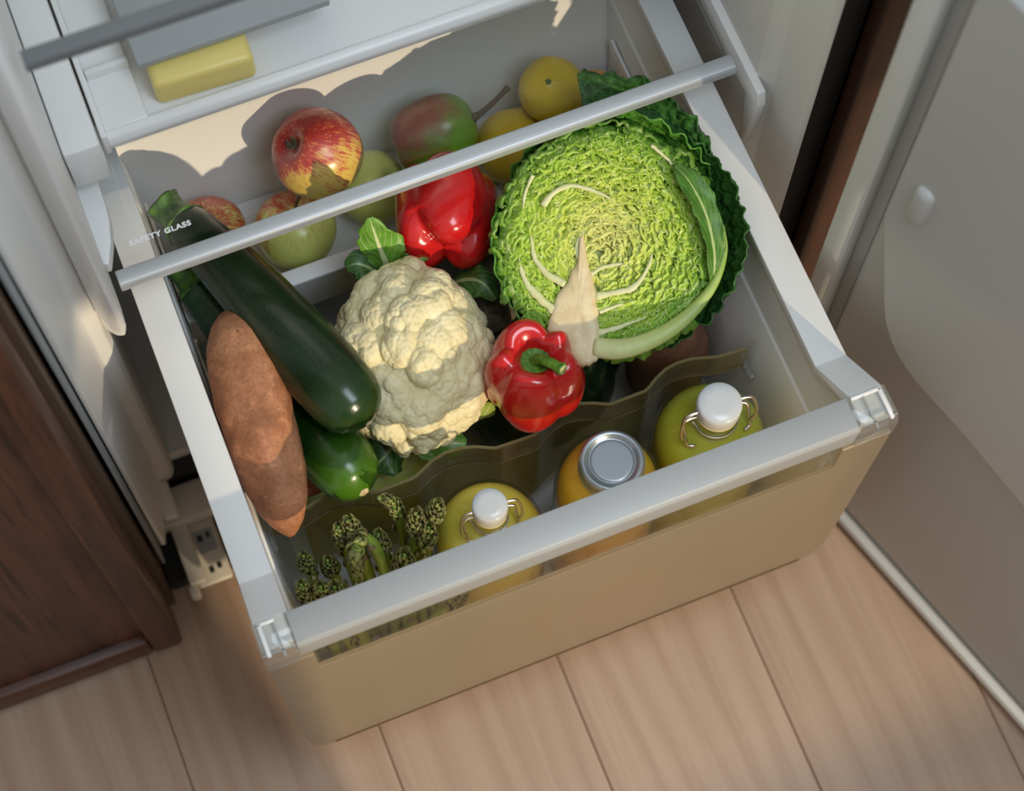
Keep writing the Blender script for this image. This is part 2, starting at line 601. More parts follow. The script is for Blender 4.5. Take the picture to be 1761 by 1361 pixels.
# second shelf higher up, only its front bar corner shows
gs2 = thing('glass_shelf', 'upper glass shelf, its grey front bar in the top left corner', 'shelf', (CX, .7085, .868))
for nm, me, mt in (('pane', box_me('pane', -.036, mx(-.036), .712, 1.10, .8615, .8655), GLASS),
                   ('trim_bar', box_me('trim_bar', -.039, mx(-.039), .699, .711, .8595, .869, .001), M('dark_grey_trim', .45, (.16, .17, .175)))):
    o = soft(link(nm, me, mt, gs2, False)); o.matrix_parent_inverse = Matrix.Translation((-CX, -.7085, -.868))

# ================================================================== SNACK TRAY above the glass shelf, with butter
ty = .790
tray = thing('snack_drawer', 'shallow white pull-out tray under the upper shelf, holding a butter stick', 'tray', (CX, ty, .56))
def T(name, me, mat):
    o = link(name, me, mat, tray, False)
    o.matrix_parent_inverse = Matrix.Translation((-CX, -ty, -.56))
    return soft(o)
tx0, tx1 = -.008, mx(-.008)
T('front_lip', prism_me('front_lip', [(ty, .5665), (ty - .0005, .5740), (ty + .0020, .5795), (ty + .0070, .5815), (ty + .0090, .5815), (ty + .0090, .5665)], 'x', tx0, tx1, .0015, 2), WHITE)
T('body', box_me('body', tx0, tx1, ty + .0085, 1.05, .5645, .5760, .001), WHITE)
T('side_rim', box_me('side_rim', tx0, tx0 + .036, ty + .0080, 1.05, .5755, .5820, .002, 3), WHITE)
T('side_rim', box_me('side_rim', tx1 - .036, tx1, ty + .0080, 1.05, .5755, .5820, .002, 3), WHITE)
T('edge_wall', box_me('edge_wall', tx0 - .0045, tx0 + .0005, ty - .001, 1.05, .562, .590, .0015), WHITE)
T('edge_wall', box_me('edge_wall', tx1 - .0005, tx1 + .0045, ty - .001, 1.05, .562, .590, .0015), WHITE)
T('back_lid', box_me('back_lid', .0330, .1900, .8225, .93, .6105, .6185, .0015), GREY_PLASTIC)
T('cross_rib', box_me('cross_rib', tx0 + .001, tx0 + .036, .845, .850, .581, .592, .001), WHITE)

BUT = M('butter', .38, (.80, .66, .22), Subsurface_Weight=.25, Subsurface_Radius=(.01, .006, .002), Subsurface_Scale=.4)
bt = thing('butter_stick', 'yellow butter stick lying in the white tray', 'butter', (.080, .826, .5762), Matrix.Rotation(-.05, 3, 'Z'))
me = box_me('butter', -.0405, .0405, -.0215, .0215, .0, .032, .006, 4)
co = np.array([v.co for v in me.vertices])
nz = np.stack([fbm(co * 60, 2, s) for s in (1, 2, 3)], 1) * .0009
for v, d in zip(me.vertices, nz): v.co += Vector(d)
link('butter_block', me, BUT, bt)

# guide block for the tray on the left wall
F('tray_guide', box_me('tray_guide', -.0440, -.0145, .772, 1.10, .556, .612, .003), WHITE)
F('tray_guide', box_me('tray_guide', mx(-.0145), mx(-.0440), .790, 1.10, .566, .612, .003), WHITE)
# ================================================================== CRISPER DRAWER
dr = thing('crisper_drawer', 'large white crisper drawer pulled out of the fridge, frosted front', 'drawer', (CX, .40, .13))
def R(name, me, mat, smooth=True, parent=None):
    o = link(name, me, mat, parent or dr, False)
    if parent is None:
        o.matrix_parent_inverse = Matrix.Translation((-CX, -.40, -.13))
    return soft(o) if smooth else o

# side rails: flat top at z .47 that rises to the handle at the front
def rail(sgn, name='side_rail'):
    prof = [(.870, .470), (.449, .470), (.404, .5150), (.3800, .5150), (.3800, .500), (.398, .500), (.443, .4555), (.870, .4555)]
    a, b = (-.0330, -.0050) if sgn < 0 else (mx(-.0050), mx(-.0330))
    return prism_me(name, prof, 'x', a, b, .0012, 2)
R('side_rail', rail(-1), WHITE)
R('side_rail', rail(1), WHITE)
def wall_me(sgn):
    # tapering wall with a small ledge, thickness 3 mm
    pts = [(-.0060, .457), (-.0045, .400), (-.0020, .398), (.0080, .160), (.0200, .134), (.0200, .130), (.0050, .155), (-.0050, .396), (-.0075, .398), (-.0090, .457)]
    if sgn > 0: pts = [(mx(x), z) for x, z in pts][::-1]
    return prism_me('side_wall', pts, 'y', .378, .868, .0006, 1)
R('side_wall', wall_me(-1), WHITE)
R('side_wall', wall_me(1), WHITE)
R('front_cheek', prism_me('front_cheek', [(.449, .456), (.404, .5005), (.380, .5005), (.380, .456)], 'x', -.0085, -.0060, 0), WHITE)
R('front_cheek', prism_me('front_cheek', [(.449, .456), (.404, .5005), (.380, .5005), (.380, .456)], 'x', mx(-.0060), mx(-.0085), 0), WHITE)
R('base', box_me('base', .004, mx(.004), .392, .868, .130, .1345, .001), WHITE)
# back wall coves forward at its foot
bw = [(.8715, .512), (.871, .47), (.868, .42), (.863, .380), (.853, .345), (.842, .322), (.842, .13), (.846, .13), (.846, .320), (.857, .343), (.867, .379), (.872, .42), (.875, .47), (.8755, .512)]
R('back_wall', prism_me('back_wall', bw, 'x', -.0100, mx(-.0100), .0), WHITE_MATT)
R('back_ledge', box_me('back_ledge', -.008, mx(-.008), .8645, .870, .428, .4305, .001), WHITE_MATT)

# frosted front, notched for the clear window under the handle
def xz(o): return o
fp = [(-.0340, .484), (.0030, .484), (.0030, .4390), (.4440, .4390), (.4440, .484), (mx(-.0340), .484), (mx(-.0290), .19), (mx(-.026), .165), (mx(-.018), .148), (mx(-.004), .140),
      (-.004, .140), (-.018, .148), (-.026, .165), (-.0290, .19)]
R('front_panel', prism_me('front_panel', fp, 'y', .3725, .3765, .0008, 1), FROST)
# underside lip of the front curves back below the box
lip = [(.3725, .150)] + [(.3725 + .016 * (1 - math.cos(t)), .142 - .014 * math.sin(t)) for t in np.linspace(0, PI / 2, 6)] + [(.42, .127), (.42, .131)] + \
      [(.3765 + .012 * (1 - math.cos(t)), .143 - .011 * math.sin(t)) for t in np.linspace(PI / 2, 0, 6)] + [(.3765, .150)]
R('front_underside', prism_me('front_underside', lip, 'x', -.006, mx(-.006), 0), FROST)
R('front_window', box_me('front_window', .0030, .4440, .3730, .3760, .4390, .4845, .0006), CLEAR_WIN)
# handle bar
hp = [(.4020, .5200), (.4020, .5060), (.3990, .5040), (.3840, .5040), (.3800, .4840), (.3775, .4835), (.3742, .4890), (.3738, .5150), (.3765, .5195)]
R('handle_bar', prism_me('handle_bar', hp, 'x', -.0070, .4540, .0006, 2), HANDLE)
for s in (-1, 1):
    x0, x1 = (-.0345, -.0065) if s < 0 else (.4535, mx(-.0345))
    c = R('handle_cap', prism_me('handle_cap', [(.4025, .5185), (.4025, .5155), (.3800, .5155), (.3800, .4850), (.3715, .4850), (.3715, .5090), (.3760, .5185)], 'x', x0, x1, .0008, 1), CLEAR)
    e0, e1 = (x0 + .004, x0 + .0075) if s < 0 else (x1 - .0075, x1 - .004)
    R('cap_rib', join_meshes('cap_rib', [box_me('a', e0, e1, .374, .401, .5155, .5195, .0008), box_me('b', min(x0, x1) + .004, max(x0, x1) - .010 if s < 0 else max(x0, x1) - .004, .3985, .4015, .5155, .5195, .0008)]), WHITE, True, c)
    m0 = (x0 + x1) / 2 + (.003 if s < 0 else -.003)
    R('cap_seam', box_me('cap_seam', m0 - .0008, m0 + .0008, .3705, .400, .5184, .5192, .0), GREY_PLASTIC, True, c)
    R('cap_seam', box_me('cap_seam', x0 + .001, x1 - .001, .3755, .3765, .5180, .5192, .0), GREY_PLASTIC, True, c)

# -------- fruit tray at the back of the drawer
ft = thing('fruit_tray', 'white inner tray at the back of the drawer holding the fruit', 'tray', (CX, .77, .296))
def U(name, me, mat):
    o = link(name, me, mat, ft, False)
    o.matrix_parent_inverse = Matrix.Translation((-CX, -.77, -.296))
    return soft(o)
U('front_rim', box_me('front_rim', .001, mx(.001), .7180, .7335, .356, .362, .002), WHITE)
U('front_wall', prism_me('front_wall', [(.7185, .358), (.7215, .358), (.7265, .297), (.7235, .297)], 'x', .003, mx(.003), 0), WHITE)
U('floor', box_me('floor', .0045, mx(.0045), .7235, .841, .2955, .2990), WHITE)
U('end_wall', box_me('end_wall', .0008, .0036, .721, .841, .296, .364, .001), WHITE)
U('end_wall', box_me('end_wall', mx(.0036), mx(.0008), .721, .841, .296, .364, .001), WHITE)

# -------- wavy bottle divider
dv = thing('bottle_divider', 'wavy clear amber plastic strip dividing vegetables from the bottles', 'divider', (CX, .515, .325))
ctrl = [(.0035, .5225), (.030, .5200), (.0385, .5210), (.0480, .5238), (.058, .5250), (.068, .5245), (.079, .5222), (.0890, .5180), (.0960, .5140), (.1000, .5128),
        (.1300, .5128), (.1340, .5135), (.1420, .5170), (.1520, .5215), (.1650, .5240), (.1780, .5232), (.190, .5200), (.2000, .5150), (.2060, .5122),
        (.2400, .5110), (.2455, .5125), (.2530, .5170), (.2640, .5222), (.2760, .5245), (.2880, .5230), (.2990, .5190), (.3080, .5145), (.3120, .5128),
        (.3440, .5130), (.3490, .5150), (.3570, .5200), (.3680, .5248), (.3800, .5265), (.3930, .5255), (.4050, .5218), (.4140, .5190), (.4420, .5165)]
pl = []
for (x0, y0), (x1, y1) in zip(ctrl[:-1], ctrl[1:]):
    for k in range(3):
        t = k / 3
        pl.append((x0 + (x1 - x0) * t, y0 + (y1 - y0) * t))
pl.append(ctrl[-1])
pl = np.array(pl)
tn = np.gradient(pl, axis=0); tn /= np.linalg.norm(tn, axis=1)[:, None]
nn = np.stack([-tn[:, 1], tn[:, 0]], 1) * .0011
def strip(z0, z1, w):
    V, Fc = [], []
    n = len(pl)
    for p, q in zip(pl, nn * w):
        V += [(p[0] + q[0], p[1] + q[1], z1), (p[0] - q[0], p[1] - q[1], z1), (p[0] - q[0], p[1] - q[1], z0), (p[0] + q[0], p[1] + q[1], z0)]
    for i in range(n - 1):
        a = 4 * i; b = a + 4
        for k in range(4):
            Fc.append((a + k, a + (k + 1) % 4, b + (k + 1) % 4, b + k))
    Fc += [(3, 2, 1, 0), (4 * n - 4, 4 * n - 3, 4 * n - 2, 4 * n - 1)]
    return np_mesh('strip', V, Fc)
def dvp(name, me, mat):
    o = link(name, me, mat, dv, False)
    o.matrix_parent_inverse = Matrix.Translation((-CX, -.515, -.325))
    return soft(o)
dvp('wavy_strip', strip(.326, .365, 1.0), AMBER)
AMBER_EDGE = clear_mat('amber_plastic_edge', (.85, .76, .5), 1.5, .15, .55, (.55, .47, .24), .5)
_full = (pl, nn)
pl, nn = pl[4:-6], nn[4:-6]
dvp('lower_panel', strip(.2000, .3246, 1.0), AMBER2)
pl, nn = _full
dvp('top_edge', strip(.3650, .3664, 1.15), AMBER_EDGE)
dvp('lower_edge', strip(.3246, .3260, 1.15), AMBER_EDGE)
for s in (-1, 1):
    x0, x1 = (.0015, .0060) if s < 0 else (.4415, .4465)
    dvp('end_clip', box_me('end_clip', x0, x1, .506 if s < 0 else .500, .524 if s < 0 else .518, .318, .334, .001), CLEAR)

# ================================================================== PRODUCE
# basis of directions used to lean things: E = to the right and slightly down the room, Nn = up and to the front
VR, VU, VN = Vector((.9284, -.3715, .0091)), Vector((.3458, .8728, .3445)), Vector((-.1359, -.3167, .9387))
def dirv(a, b, c): return (VR * a + VU * b + VN * c).normalized()

# ---------------------------------------------------------------- savoy cabbage half
def savoy(name, lo, hi, rib=None):
    m = M(name, .5)
    t = NT(m)
    v = t.mapping()
    n1 = t.noise(v, 120, 3, .6)
    cr = t.voro(v, 150, 'DISTANCE_TO_EDGE')
    c = t.ramp(n1, [(.3, lo), (.7, hi)])
    c = t.mix(t.ramp(cr, [(.0, (1, 1, 1)), (.12, (0, 0, 0))]), c, rib or tuple(min(1, x * 1.5 + .02) for x in hi))
    t.color(c)
    t.bump(t.voro(v, 150, 'SMOOTH_F1'), .5, .002)
    t.b.inputs['Specular IOR Level'].default_value = .4
    return m
SAV_DARK = savoy('savoy_outer_leaf', (.010, .050, .008), (.030, .115, .016), (.045, .15, .03))
SAV_MID = savoy('savoy_green_leaf', (.030, .125, .010), (.085, .255, .022), (.12, .31, .05))

def savoy_cut():
    m = M('savoy_cut_leaves', .42)
    t = NT(m)
    v = t.mapping()
    xyz = t.sep(v)
    L = t.n('ShaderNodeVectorMath', operation='LENGTH')
    mp = t.mapping((1, 1, 0), (0.003, -.004, 0))
    t.L.new(mp, L.inputs[0])
    r = t.math('ADD', L.outputs['Value'], t.math('MULTIPLY', t.math('SUBTRACT', t.noise(v, 70, 3), .5), .022))
    c = t.ramp(t.math('MULTIPLY', r, 10.0), [(.10, (.64, .65, .19)), (.38, (.50, .61, .085)), (.68, (.36, .53, .050)), (.88, (.17, .35, .030)), (.985, (.06, .18, .012))])
    fl = t.noise(v, 210, 2)
    c = t.mix(t.ramp(fl, [(.52, (0, 0, 0)), (.74, (.55, .55, .55))]), c, (.72, .74, .36))
    # green darkens below the cut: greener blades, plus gap shade painted into the colour
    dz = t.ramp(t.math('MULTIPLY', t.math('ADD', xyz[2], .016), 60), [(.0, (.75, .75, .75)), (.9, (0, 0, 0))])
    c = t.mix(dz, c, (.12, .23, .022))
    t.color(c)
    t.bump(t.noise(v, 260, 2), .35, .0012)
    t.b.inputs['Subsurface Weight'].default_value = .04
    t.b.inputs['Subsurface Radius'].default_value = (.002, .003, .001)
    return m
SAV_CUT = savoy_cut()
def pale(name, a, b):
    m = M(name, .45)
    t = NT(m)
    v = t.mapping()
    c = t.ramp(t.noise(v, 60, 4, .6), [(.3, a), (.7, b)])
    c = t.mix(t.ramp(t.noise(t.mapping((1, .5, 1)), 160, 3), [(.5, (0, 0, 0)), (.75, (.3, .3, .3))]), c, tuple(x * .8 for x in a))
    t.color(c)
    t.bump(t.noise(v, 300, 3), .2, .0008)
    return m
CORE = pale('cabbage_core', (.60, .47, .24), (.76, .66, .42))
RIB = pale('cabbage_rib', (.58, .60, .27), (.70, .70, .42))

CABP = Vector((.3447, .6124, .4720))
cz = Vector((-.16, -.27, .95)).normalized()
cab_rot = frame(cz, VR)
cb = thing('savoy_cabbage', 'halved savoy cabbage with its pale crinkled cut face up', 'cabbage', CABP, cab_rot)
def px(X, Y): return ((X - 1045) / 2085, (412 - Y) / 2060)

# the head behind the cut: a bowl
ang_ = np.linspace(0, 2 * PI, 72, endpoint=False)
rr = []
for s in np.linspace(0, 1, 16):
    ph = s * PI / 2
    r, z = math.cos(ph * .98), -math.sin(ph) * .066 - .010
    rr.append(np.stack([r * .0895 * np.cos(ang_), r * .0955 * np.sin(ang_) + .0015, np.full(72, z)], -1))
rr = np.array(rr)
rr += (fbm(rr * 90, 3, 4)[..., None]) * np.array([.002, .002, .0015])
link('head', rings_mesh('head', rr), SAV_MID, cb)
# bright bed of leaf flesh right under the cut
bd = []
for s_ in np.linspace(1, .04, 26):
    bd.append(np.stack([s_ * .0885 * np.cos(ang_), s_ * .0945 * np.sin(ang_) + .0015, np.full(72, -.0078)], -1))
bd = np.array(bd)
bd[..., 2] += fbm(bd * 190, 3, 44) * .0016 - .006 * (np.linspace(1, .04, 26)[:, None] > .93)
link('cut_bed', rings_mesh('cut_bed', bd), SAV_CUT, cb)
# cut sheets
def ribbon(path2, thick, ztop, depth, lean):
    p = np.asarray(path2)
    n = len(p)
    tn = np.gradient(p, axis=0); tn /= np.linalg.norm(tn, axis=1)[:, None] + 1e-9
    nr = np.stack([-tn[:, 1], tn[:, 0]], 1)
    T = (thick * .5)[:, None]
    a, b = p + nr * T, p - nr * T
    a2, b2 = a + lean, b + lean
    V = np.zeros((n, 4, 3))
    V[:, 0, :2], V[:, 0, 2] = a2, ztop - depth
    V[:, 1, :2], V[:, 1, 2] = a, ztop
    V[:, 2, :2], V[:, 2, 2] = b, ztop - thick * .3
    V[:, 3, :2], V[:, 3, 2] = b2, ztop - depth
    return V
NL = 20
Vs, Fs, off = [], [], 0
hc0, hc1 = np.array(px(1033, 436)), np.array(px(1044, 412))
for k in range(NL):
    s = .07 + .93 * (k / (NL - 1)) ** .92
    c = hc0 * (1 - s) + hc1 * s
    a, b = .0895 * s, .0960 * s
    t0, t1 = math.radians(-118 + 10 * s), math.radians(-97 + 6 * s)
    # angles run from the left of the core over the top to its right
    n = int(90 + 420 * s)
    th = np.linspace(2 * PI + t0, t1, n)
    q = np.stack([np.cos(th) * s * 9, np.sin(th) * s * 9, np.full(n, k * 3.7)], 1)
    end = np.minimum(1, np.minimum(np.arange(n), n - 1 - np.arange(n)) / (n * .06))
    wig = (vnoise(q * 2.2, 30 + k) * .0036 + vnoise(q * .45, 70 + k) * .0050 + vnoise(q * 5.5, 75 + k) * .0014 + np.sin(th * (18 + 22 * s) + 5 * vnoise(q * 1.2, 90 + k)) * .0008) * end * min(1, s * 1.6)
    tang = (vnoise(q * 3.1, 150 + k) * .0034) * end * min(1, s * 1.6)
    path = np.stack([c[0] + (a + wig) * np.cos(th) - tang * np.sin(th), c[1] + (b + wig) * np.sin(th) + tang * np.cos(th)], 1)
    thick = .0016 + .0011 * (1 + vnoise(q * 1.9, 110 + k)) + .0012 * (1 - end)
    zt = -.0005 + .0017 * vnoise(q * 1.3, 130 + k) - .0035 * np.clip(vnoise(q * .7, 200 + k), 0, 1) - .004 * max(0, s - .86) / .14
    outw = np.stack([np.cos(th), np.sin(th)], 1) * (.0040 + .0040 * vnoise(q * 1.5, 170 + k))[:, None]
    V = ribbon(path, thick, zt, .0125, outw)
    # drop pieces so leaves start and stop
    vis = vnoise(q * .8, 260 + k) > -.38
    Vs.append(V.reshape(-1, 3))
    for i in range(n - 1):
        if not vis[i]: continue
        o = off + i * 4
        for j in range(3):
            Fs.append((o + j, o + j + 1, o + j + 5, o + j + 4))
    off += n * 4
lv = link('cut_leaves', np_mesh('cut_leaves', np.vstack(Vs), Fs), SAV_CUT, cb)
lv['kind'] = 'stuff'
lv['label'] = 'tightly layered pale green cut leaf edges'
# short crumpled leaf ends packed between the sheets
Vs, Fs, off = [], [], 0
for k in range(1700):
    while True:
        u = RNG.uniform(-1, 1, 2)
        if u @ u < .96: break
    c = np.array([u[0] * .0865, u[1] * .0925]) + hc1
    d = c - hc0
    X_, Y_ = 1045 + c[0] * 2085, 412 - c[1] * 2060
    if 950 < X_ < 1028 and Y_ > 470: continue
    rad = math.atan2(d[1], d[0]) + PI / 2 + RNG.normal(0, .45)
    Ln = RNG.uniform(.006, .019)
    n = 15
    x = np.linspace(-.5, .5, n) * Ln
    y = np.sin(np.linspace(0, RNG.uniform(5, 15), n) + RNG.uniform(0, 6)) * RNG.uniform(.0006, .0019)
    p = np.stack([c[0] + x * math.cos(rad) - y * math.sin(rad), c[1] + x * math.sin(rad) + y * math.cos(rad)], 1)
    zt = RNG.uniform(-.0045, .0012) + .0008 * np.sin(np.linspace(0, 5, n)) - .004 * max(0, (u @ u) - .8) / .2
    lean = d / (np.linalg.norm(d) + 1e-6) * RNG.uniform(.002, .009)
    V = ribbon(p, np.full(n, RNG.uniform(.0012, .0026)) * np.sin(np.linspace(.35, PI - .35, n)), zt, .0075, lean)
    Vs.append(V.reshape(-1, 3))
    for i in range(n - 1):
        o = off + i * 4
        for j in range(3): Fs.append((o + j, o + j + 1, o + j + 5, o + j + 4))
    off += n * 4
lv = link('crumpled_leaf_ends', np_mesh('crumpled_leaf_ends', np.vstack(Vs), Fs), SAV_CUT, cb)
lv['kind'] = 'stuff'
# woody core
corep = [(1003, 623), (1016, 620), (1029, 610), (1031, 586), (1030, 550), (1027, 520), (1024, 492), (1018, 468), (1011, 446), (1007, 420), (1002, 402), (997, 404), (997, 424), (994, 446), (984, 462), (975, 482), (960, 503), (953, 522), (945, 545), (942, 566), (962, 592), (985, 612)]
corep = catmull([px(*p) for p in corep + corep[:1]], 110)[:-1]
cen = np.array(px(992, 530))
corep = corep + (corep - cen) / np.linalg.norm(corep - cen, axis=1)[:, None] * (.0011 * vnoise(np.c_[corep * 330, np.zeros(len(corep))], 18))[:, None]
rings = []
for s, z in ((1.0, -.03), (1.02, -.004), (.99, .0012), (.93, .0026), (.78, .0034), (.5, .0040), (.2, .0042)):
    r = cen + (corep - cen) * s
    rings.append(np.c_[r, np.full(len(r), z) + .0006 * vnoise(np.c_[r * 150, np.zeros(len(r))], 8)])
link('core', rings_mesh('core', rings), CORE, cb)
for w, pts in ((4.6, [(1024, 506), (1060, 500), (1088, 492), (1110, 466), (1123, 432)]), (3.6, [(1028, 568), (1060, 560), (1088, 550), (1112, 542)]),
               (4.8, [(972, 486), (944, 470), (922, 444), (912, 402)]), (3.4, [(1006, 455), (994, 436), (994, 412), (1006, 394)]),
               (3.4, [(934, 352), (950, 332), (975, 319), (1006, 322), (1040, 336), (1066, 352)]), (5.2, [(955, 532), (925, 506), (903, 477), (892, 440)]),
               (2.8, [(1015, 470), (1040, 456), (1072, 452), (1085, 462)]), (2.6, [(1030, 534), (1056, 524), (1090, 516)]),
               (2.4, [(916, 300), (904, 330), (898, 366)]), (2.4, [(1120, 250), (1150, 276), (1166, 300)])):
    p3 = catmull([(*px(*p), .0004) for p in pts], 24)
    p3[:, :2] += .0005 * vnoise(np.c_[p3[:, :2] * 260, np.zeros(24)], 61)[:, None]
    rad = np.interp(np.linspace(0, 1, 24), [0, .12, .6, 1], [1.25, 1.0, .8, .15]) * w / 2048 * 1.35 * (1 + .25 * vnoise(np.c_[p3[:, :2] * 200, np.zeros(24)], 62))
    rt = tube_rings(p3, rad, 10)
    rt[..., 2] = p3[:, None, 2] + (rt[..., 2] - p3[:, None, 2]) * .55
    link('leaf_rib', rings_mesh('leaf_rib', rt), RIB, cb)

def cup_leaf(name, th0, th1, Rf, zf_, mat, parent, back=.52, zb=-.058, curl=.0, bump=.0022, ruf=.003, nt=120, nw=22, seed=0, thick=.0011):
    t = np.linspace(0, 1, nt)[:, None]
    w = np.linspace(0, 1, nw)[None, :]
    th = np.radians(th0 + (th1 - th0) * t)
    R = np.array([Rf(x) for x in t[:, 0]])[:, None]
    Z = np.array([zf_(x) for x in t[:, 0]])[:, None]
    taper = np.sin(np.clip(t, 0.015, .985) * PI) ** .45
    rho = R * (back + (1 - back) * np.sin(w * PI / 2) ** .9) * (1 + 0 * t) + curl * np.clip(w - .75, 0, 1) * 4 * taper
    ze = zb + (Z - zb) * w ** 1.5
    ze = zb + (ze - zb) * taper
    P = np.stack([rho * np.cos(th), rho * np.sin(th) + .0015, ze + 0 * th], -1)
    q = P * 115
    d = (1 - np.abs(vnoise(q, seed + 1))) * bump + vnoise(q * 2.1, seed + 2) * bump * .35
    rf = np.sin(np.radians(th0 + (th1 - th0) * t) * 34 + 4 * vnoise(P * 30, seed + 5)) * ruf * w ** 4
    out = np.stack([np.cos(th) + 0 * w, np.sin(th) + 0 * w, 0.25 + 0 * (th + w)], -1)
    P = P + out * (d + rf)[..., None]
    P[..., 2] += vnoise(P * 60, seed + 9) * .0035 * w ** 3
    V = P.reshape(-1, 3)
    Fc = [(i * nw + j, i * nw + j + 1, (i + 1) * nw + j + 1, (i + 1) * nw + j) for i in range(nt - 1) for j in range(nw - 1)]
    o = link(name, np_mesh(name, V, Fc), mat, parent)
    sm = o.modifiers.new('thickness', 'SOLIDIFY')
    sm.thickness = thick
    sm.offset = 0
    return o
I = np.interp
cup_leaf('outer_leaf', -66, 75, lambda x: I(x, [0, .25, .5, .75, 1], [.094, .103, .1075, .105, .101]), lambda x: I(x, [0, .3, .6, 1], [-.010, .002, .003, -.006]), SAV_DARK, cb, seed=3, curl=.003, ruf=.0018, bump=.0050, nt=200, nw=30)
cup_leaf('outer_leaf', 22, 150, lambda x: I(x, [0, .2, .5, .8, 1], [.098, .1030, .1035, .0995, .095]), lambda x: I(x, [0, .4, 1], [-.002, -.001, -.006]), SAV_MID, cb, seed=13, bump=.0045, ruf=.0016, nt=190, nw=28)
cup_leaf('outer_leaf', 128, 250, lambda x: I(x, [0, .5, 1], [.0955, .0935, .095]), lambda x: I(x, [0, .5, 1], [-.006, -.004, -.008]), SAV_MID, cb, seed=23, ruf=.0012, nt=150)
cup_leaf('outer_leaf', 28, 100, lambda x: I(x, [0, .3, .6, 1], [.101, .114, .126, .140]), lambda x: I(x, [0, .3, .7, 1], [-.020, -.018, -.016, -.006]), SAV_DARK, cb, seed=33, curl=.004, ruf=.003, bump=.0055, back=.66, zb=-.04, nt=150, nw=30)
# thick pale stem of the outermost leaf along the bottom right
st = catmull([(*px(1022, 592), -.001), (*px(1060, 596), .0005), (*px(1100, 588), .001), (*px(1150, 564), .001), (*px(1196, 526), .001), (*px(1230, 480), .001), (*px(1246, 430), 0), (*px(1243, 385), -.002)], 50)
rad = np.interp(np.linspace(0, 1, 50), [0, .1, .45, .8, 1], [.0078, .0080, .0056, .0024, .0010])
STM = M('leaf_stem', .45)
_t = NT(STM)
_c = _t.ramp(_t.math('MULTIPLY', _t.math('ADD', _t.sep(_t.mapping())[0], .02), 8), [(.0, (.64, .62, .34)), (.5, (.46, .54, .17)), (1, (.22, .38, .05))])
_t.color(_t.mix(_t.ramp(_t.noise(_t.mapping(), 130, 3), [(.4, (0, 0, 0)), (.7, (.5, .5, .5))]), _c, (.42, .50, .16)))
link('leaf_stem', tube('leaf_stem', st, rad, 14, lambda s, t: 1 + .12 * np.cos(2 * t)), STM, cb)

# ---------------------------------------------------------------- cauliflower
def curd_mat():
    m = M('cauliflower_curd', .55)
    t = NT(m)
    v = t.mapping()
    c = t.ramp(t.noise(v, 34, 3), [(.3, (.68, .59, .33)), (.7, (.82, .75, .49))])
    e = t.voro(v, 190, 'SMOOTH_F1')
    c = t.mix(t.ramp(e, [(.25, (0, 0, 0)), (.75, (.45, .45, .45))]), c, (.60, .52, .25))
    t.color(c)
    h = t.mix(.35, e, t.voro(v, 520, 'SMOOTH_F1'))
    t.bump(h, .42, -.0014)
    t.b.inputs['Subsurface Weight'].default_value = .2
    t.b.inputs['Subsurface Radius'].default_value = (.006, .004, .002)
    t.b.inputs['Subsurface Scale'].default_value = .8
    return m
CURD = curd_mat()
cf = thing('cauliflower', 'cream cauliflower head with green leaves in the middle of the drawer', 'cauliflower', (.1660, .6036, .399), frame(dirv(.05, -.12, 1), VR))
def fib(n, jit, rng):
    i = np.arange(n) + .5
    ph = np.arccos(1 - 2 * i / n)
    th = PI * (1 + 5 ** .5) * i
    p = np.stack([np.cos(th) * np.sin(ph), np.sin(th) * np.sin(ph), np.cos(ph)], 1)
    p += rng.normal(0, jit, p.shape)
    return p / np.linalg.norm(p, axis=1)[:, None]
nu, nv = 230, 340
ph = (np.linspace(0.004, 1, nu) ** .8) * PI * .80
th = np.linspace(0, 2 * PI, nv, endpoint=False)
D_ = np.stack([np.sin(ph)[:, None] * np.cos(th), np.sin(ph)[:, None] * np.sin(th), np.cos(ph)[:, None] + 0 * th], -1).reshape(-1, 3)
def bumps(D, C, rad, gain=None):
    out = np.zeros(len(D))
    for a in range(0, len(D), 6000):
        d = D[a:a + 6000]
        d2 = 2 - 2 * (d @ C.T)
        h = 1 - d2 / (rad[None, :] ** 2)
        h = np.sqrt(np.clip(h, 0, 1)) * (gain[None, :] if gain is not None else 1)
        out[a:a + 6000] = h.max(1)
    return out
c1 = fib(60, .10, RNG)
r1 = RNG.uniform(.27, .42, 60)
b1 = bumps(D_, c1, r1, RNG.uniform(.72, 1.1, 60))
c2 = fib(360, .05, RNG)
b2 = bumps(D_, c2, RNG.uniform(.09, .185, 360), RNG.uniform(.6, 1.2, 360))
c3 = fib(4200, .012, RNG)
b3 = bumps(D_, c3, np.full(4200, .036))
rad = 1 + .225 * b1 + .075 * b2 * (.4 + .6 * b1) + .016 * b3 + .025 * vnoise(D_ * 2.2, 5)
ext = np.array([.0560, .0645, .050])
Pc = D_ * rad[:, None] * ext
link('curd', rings_mesh('curd', Pc.reshape(nu, nv, 3)), CURD, cf)

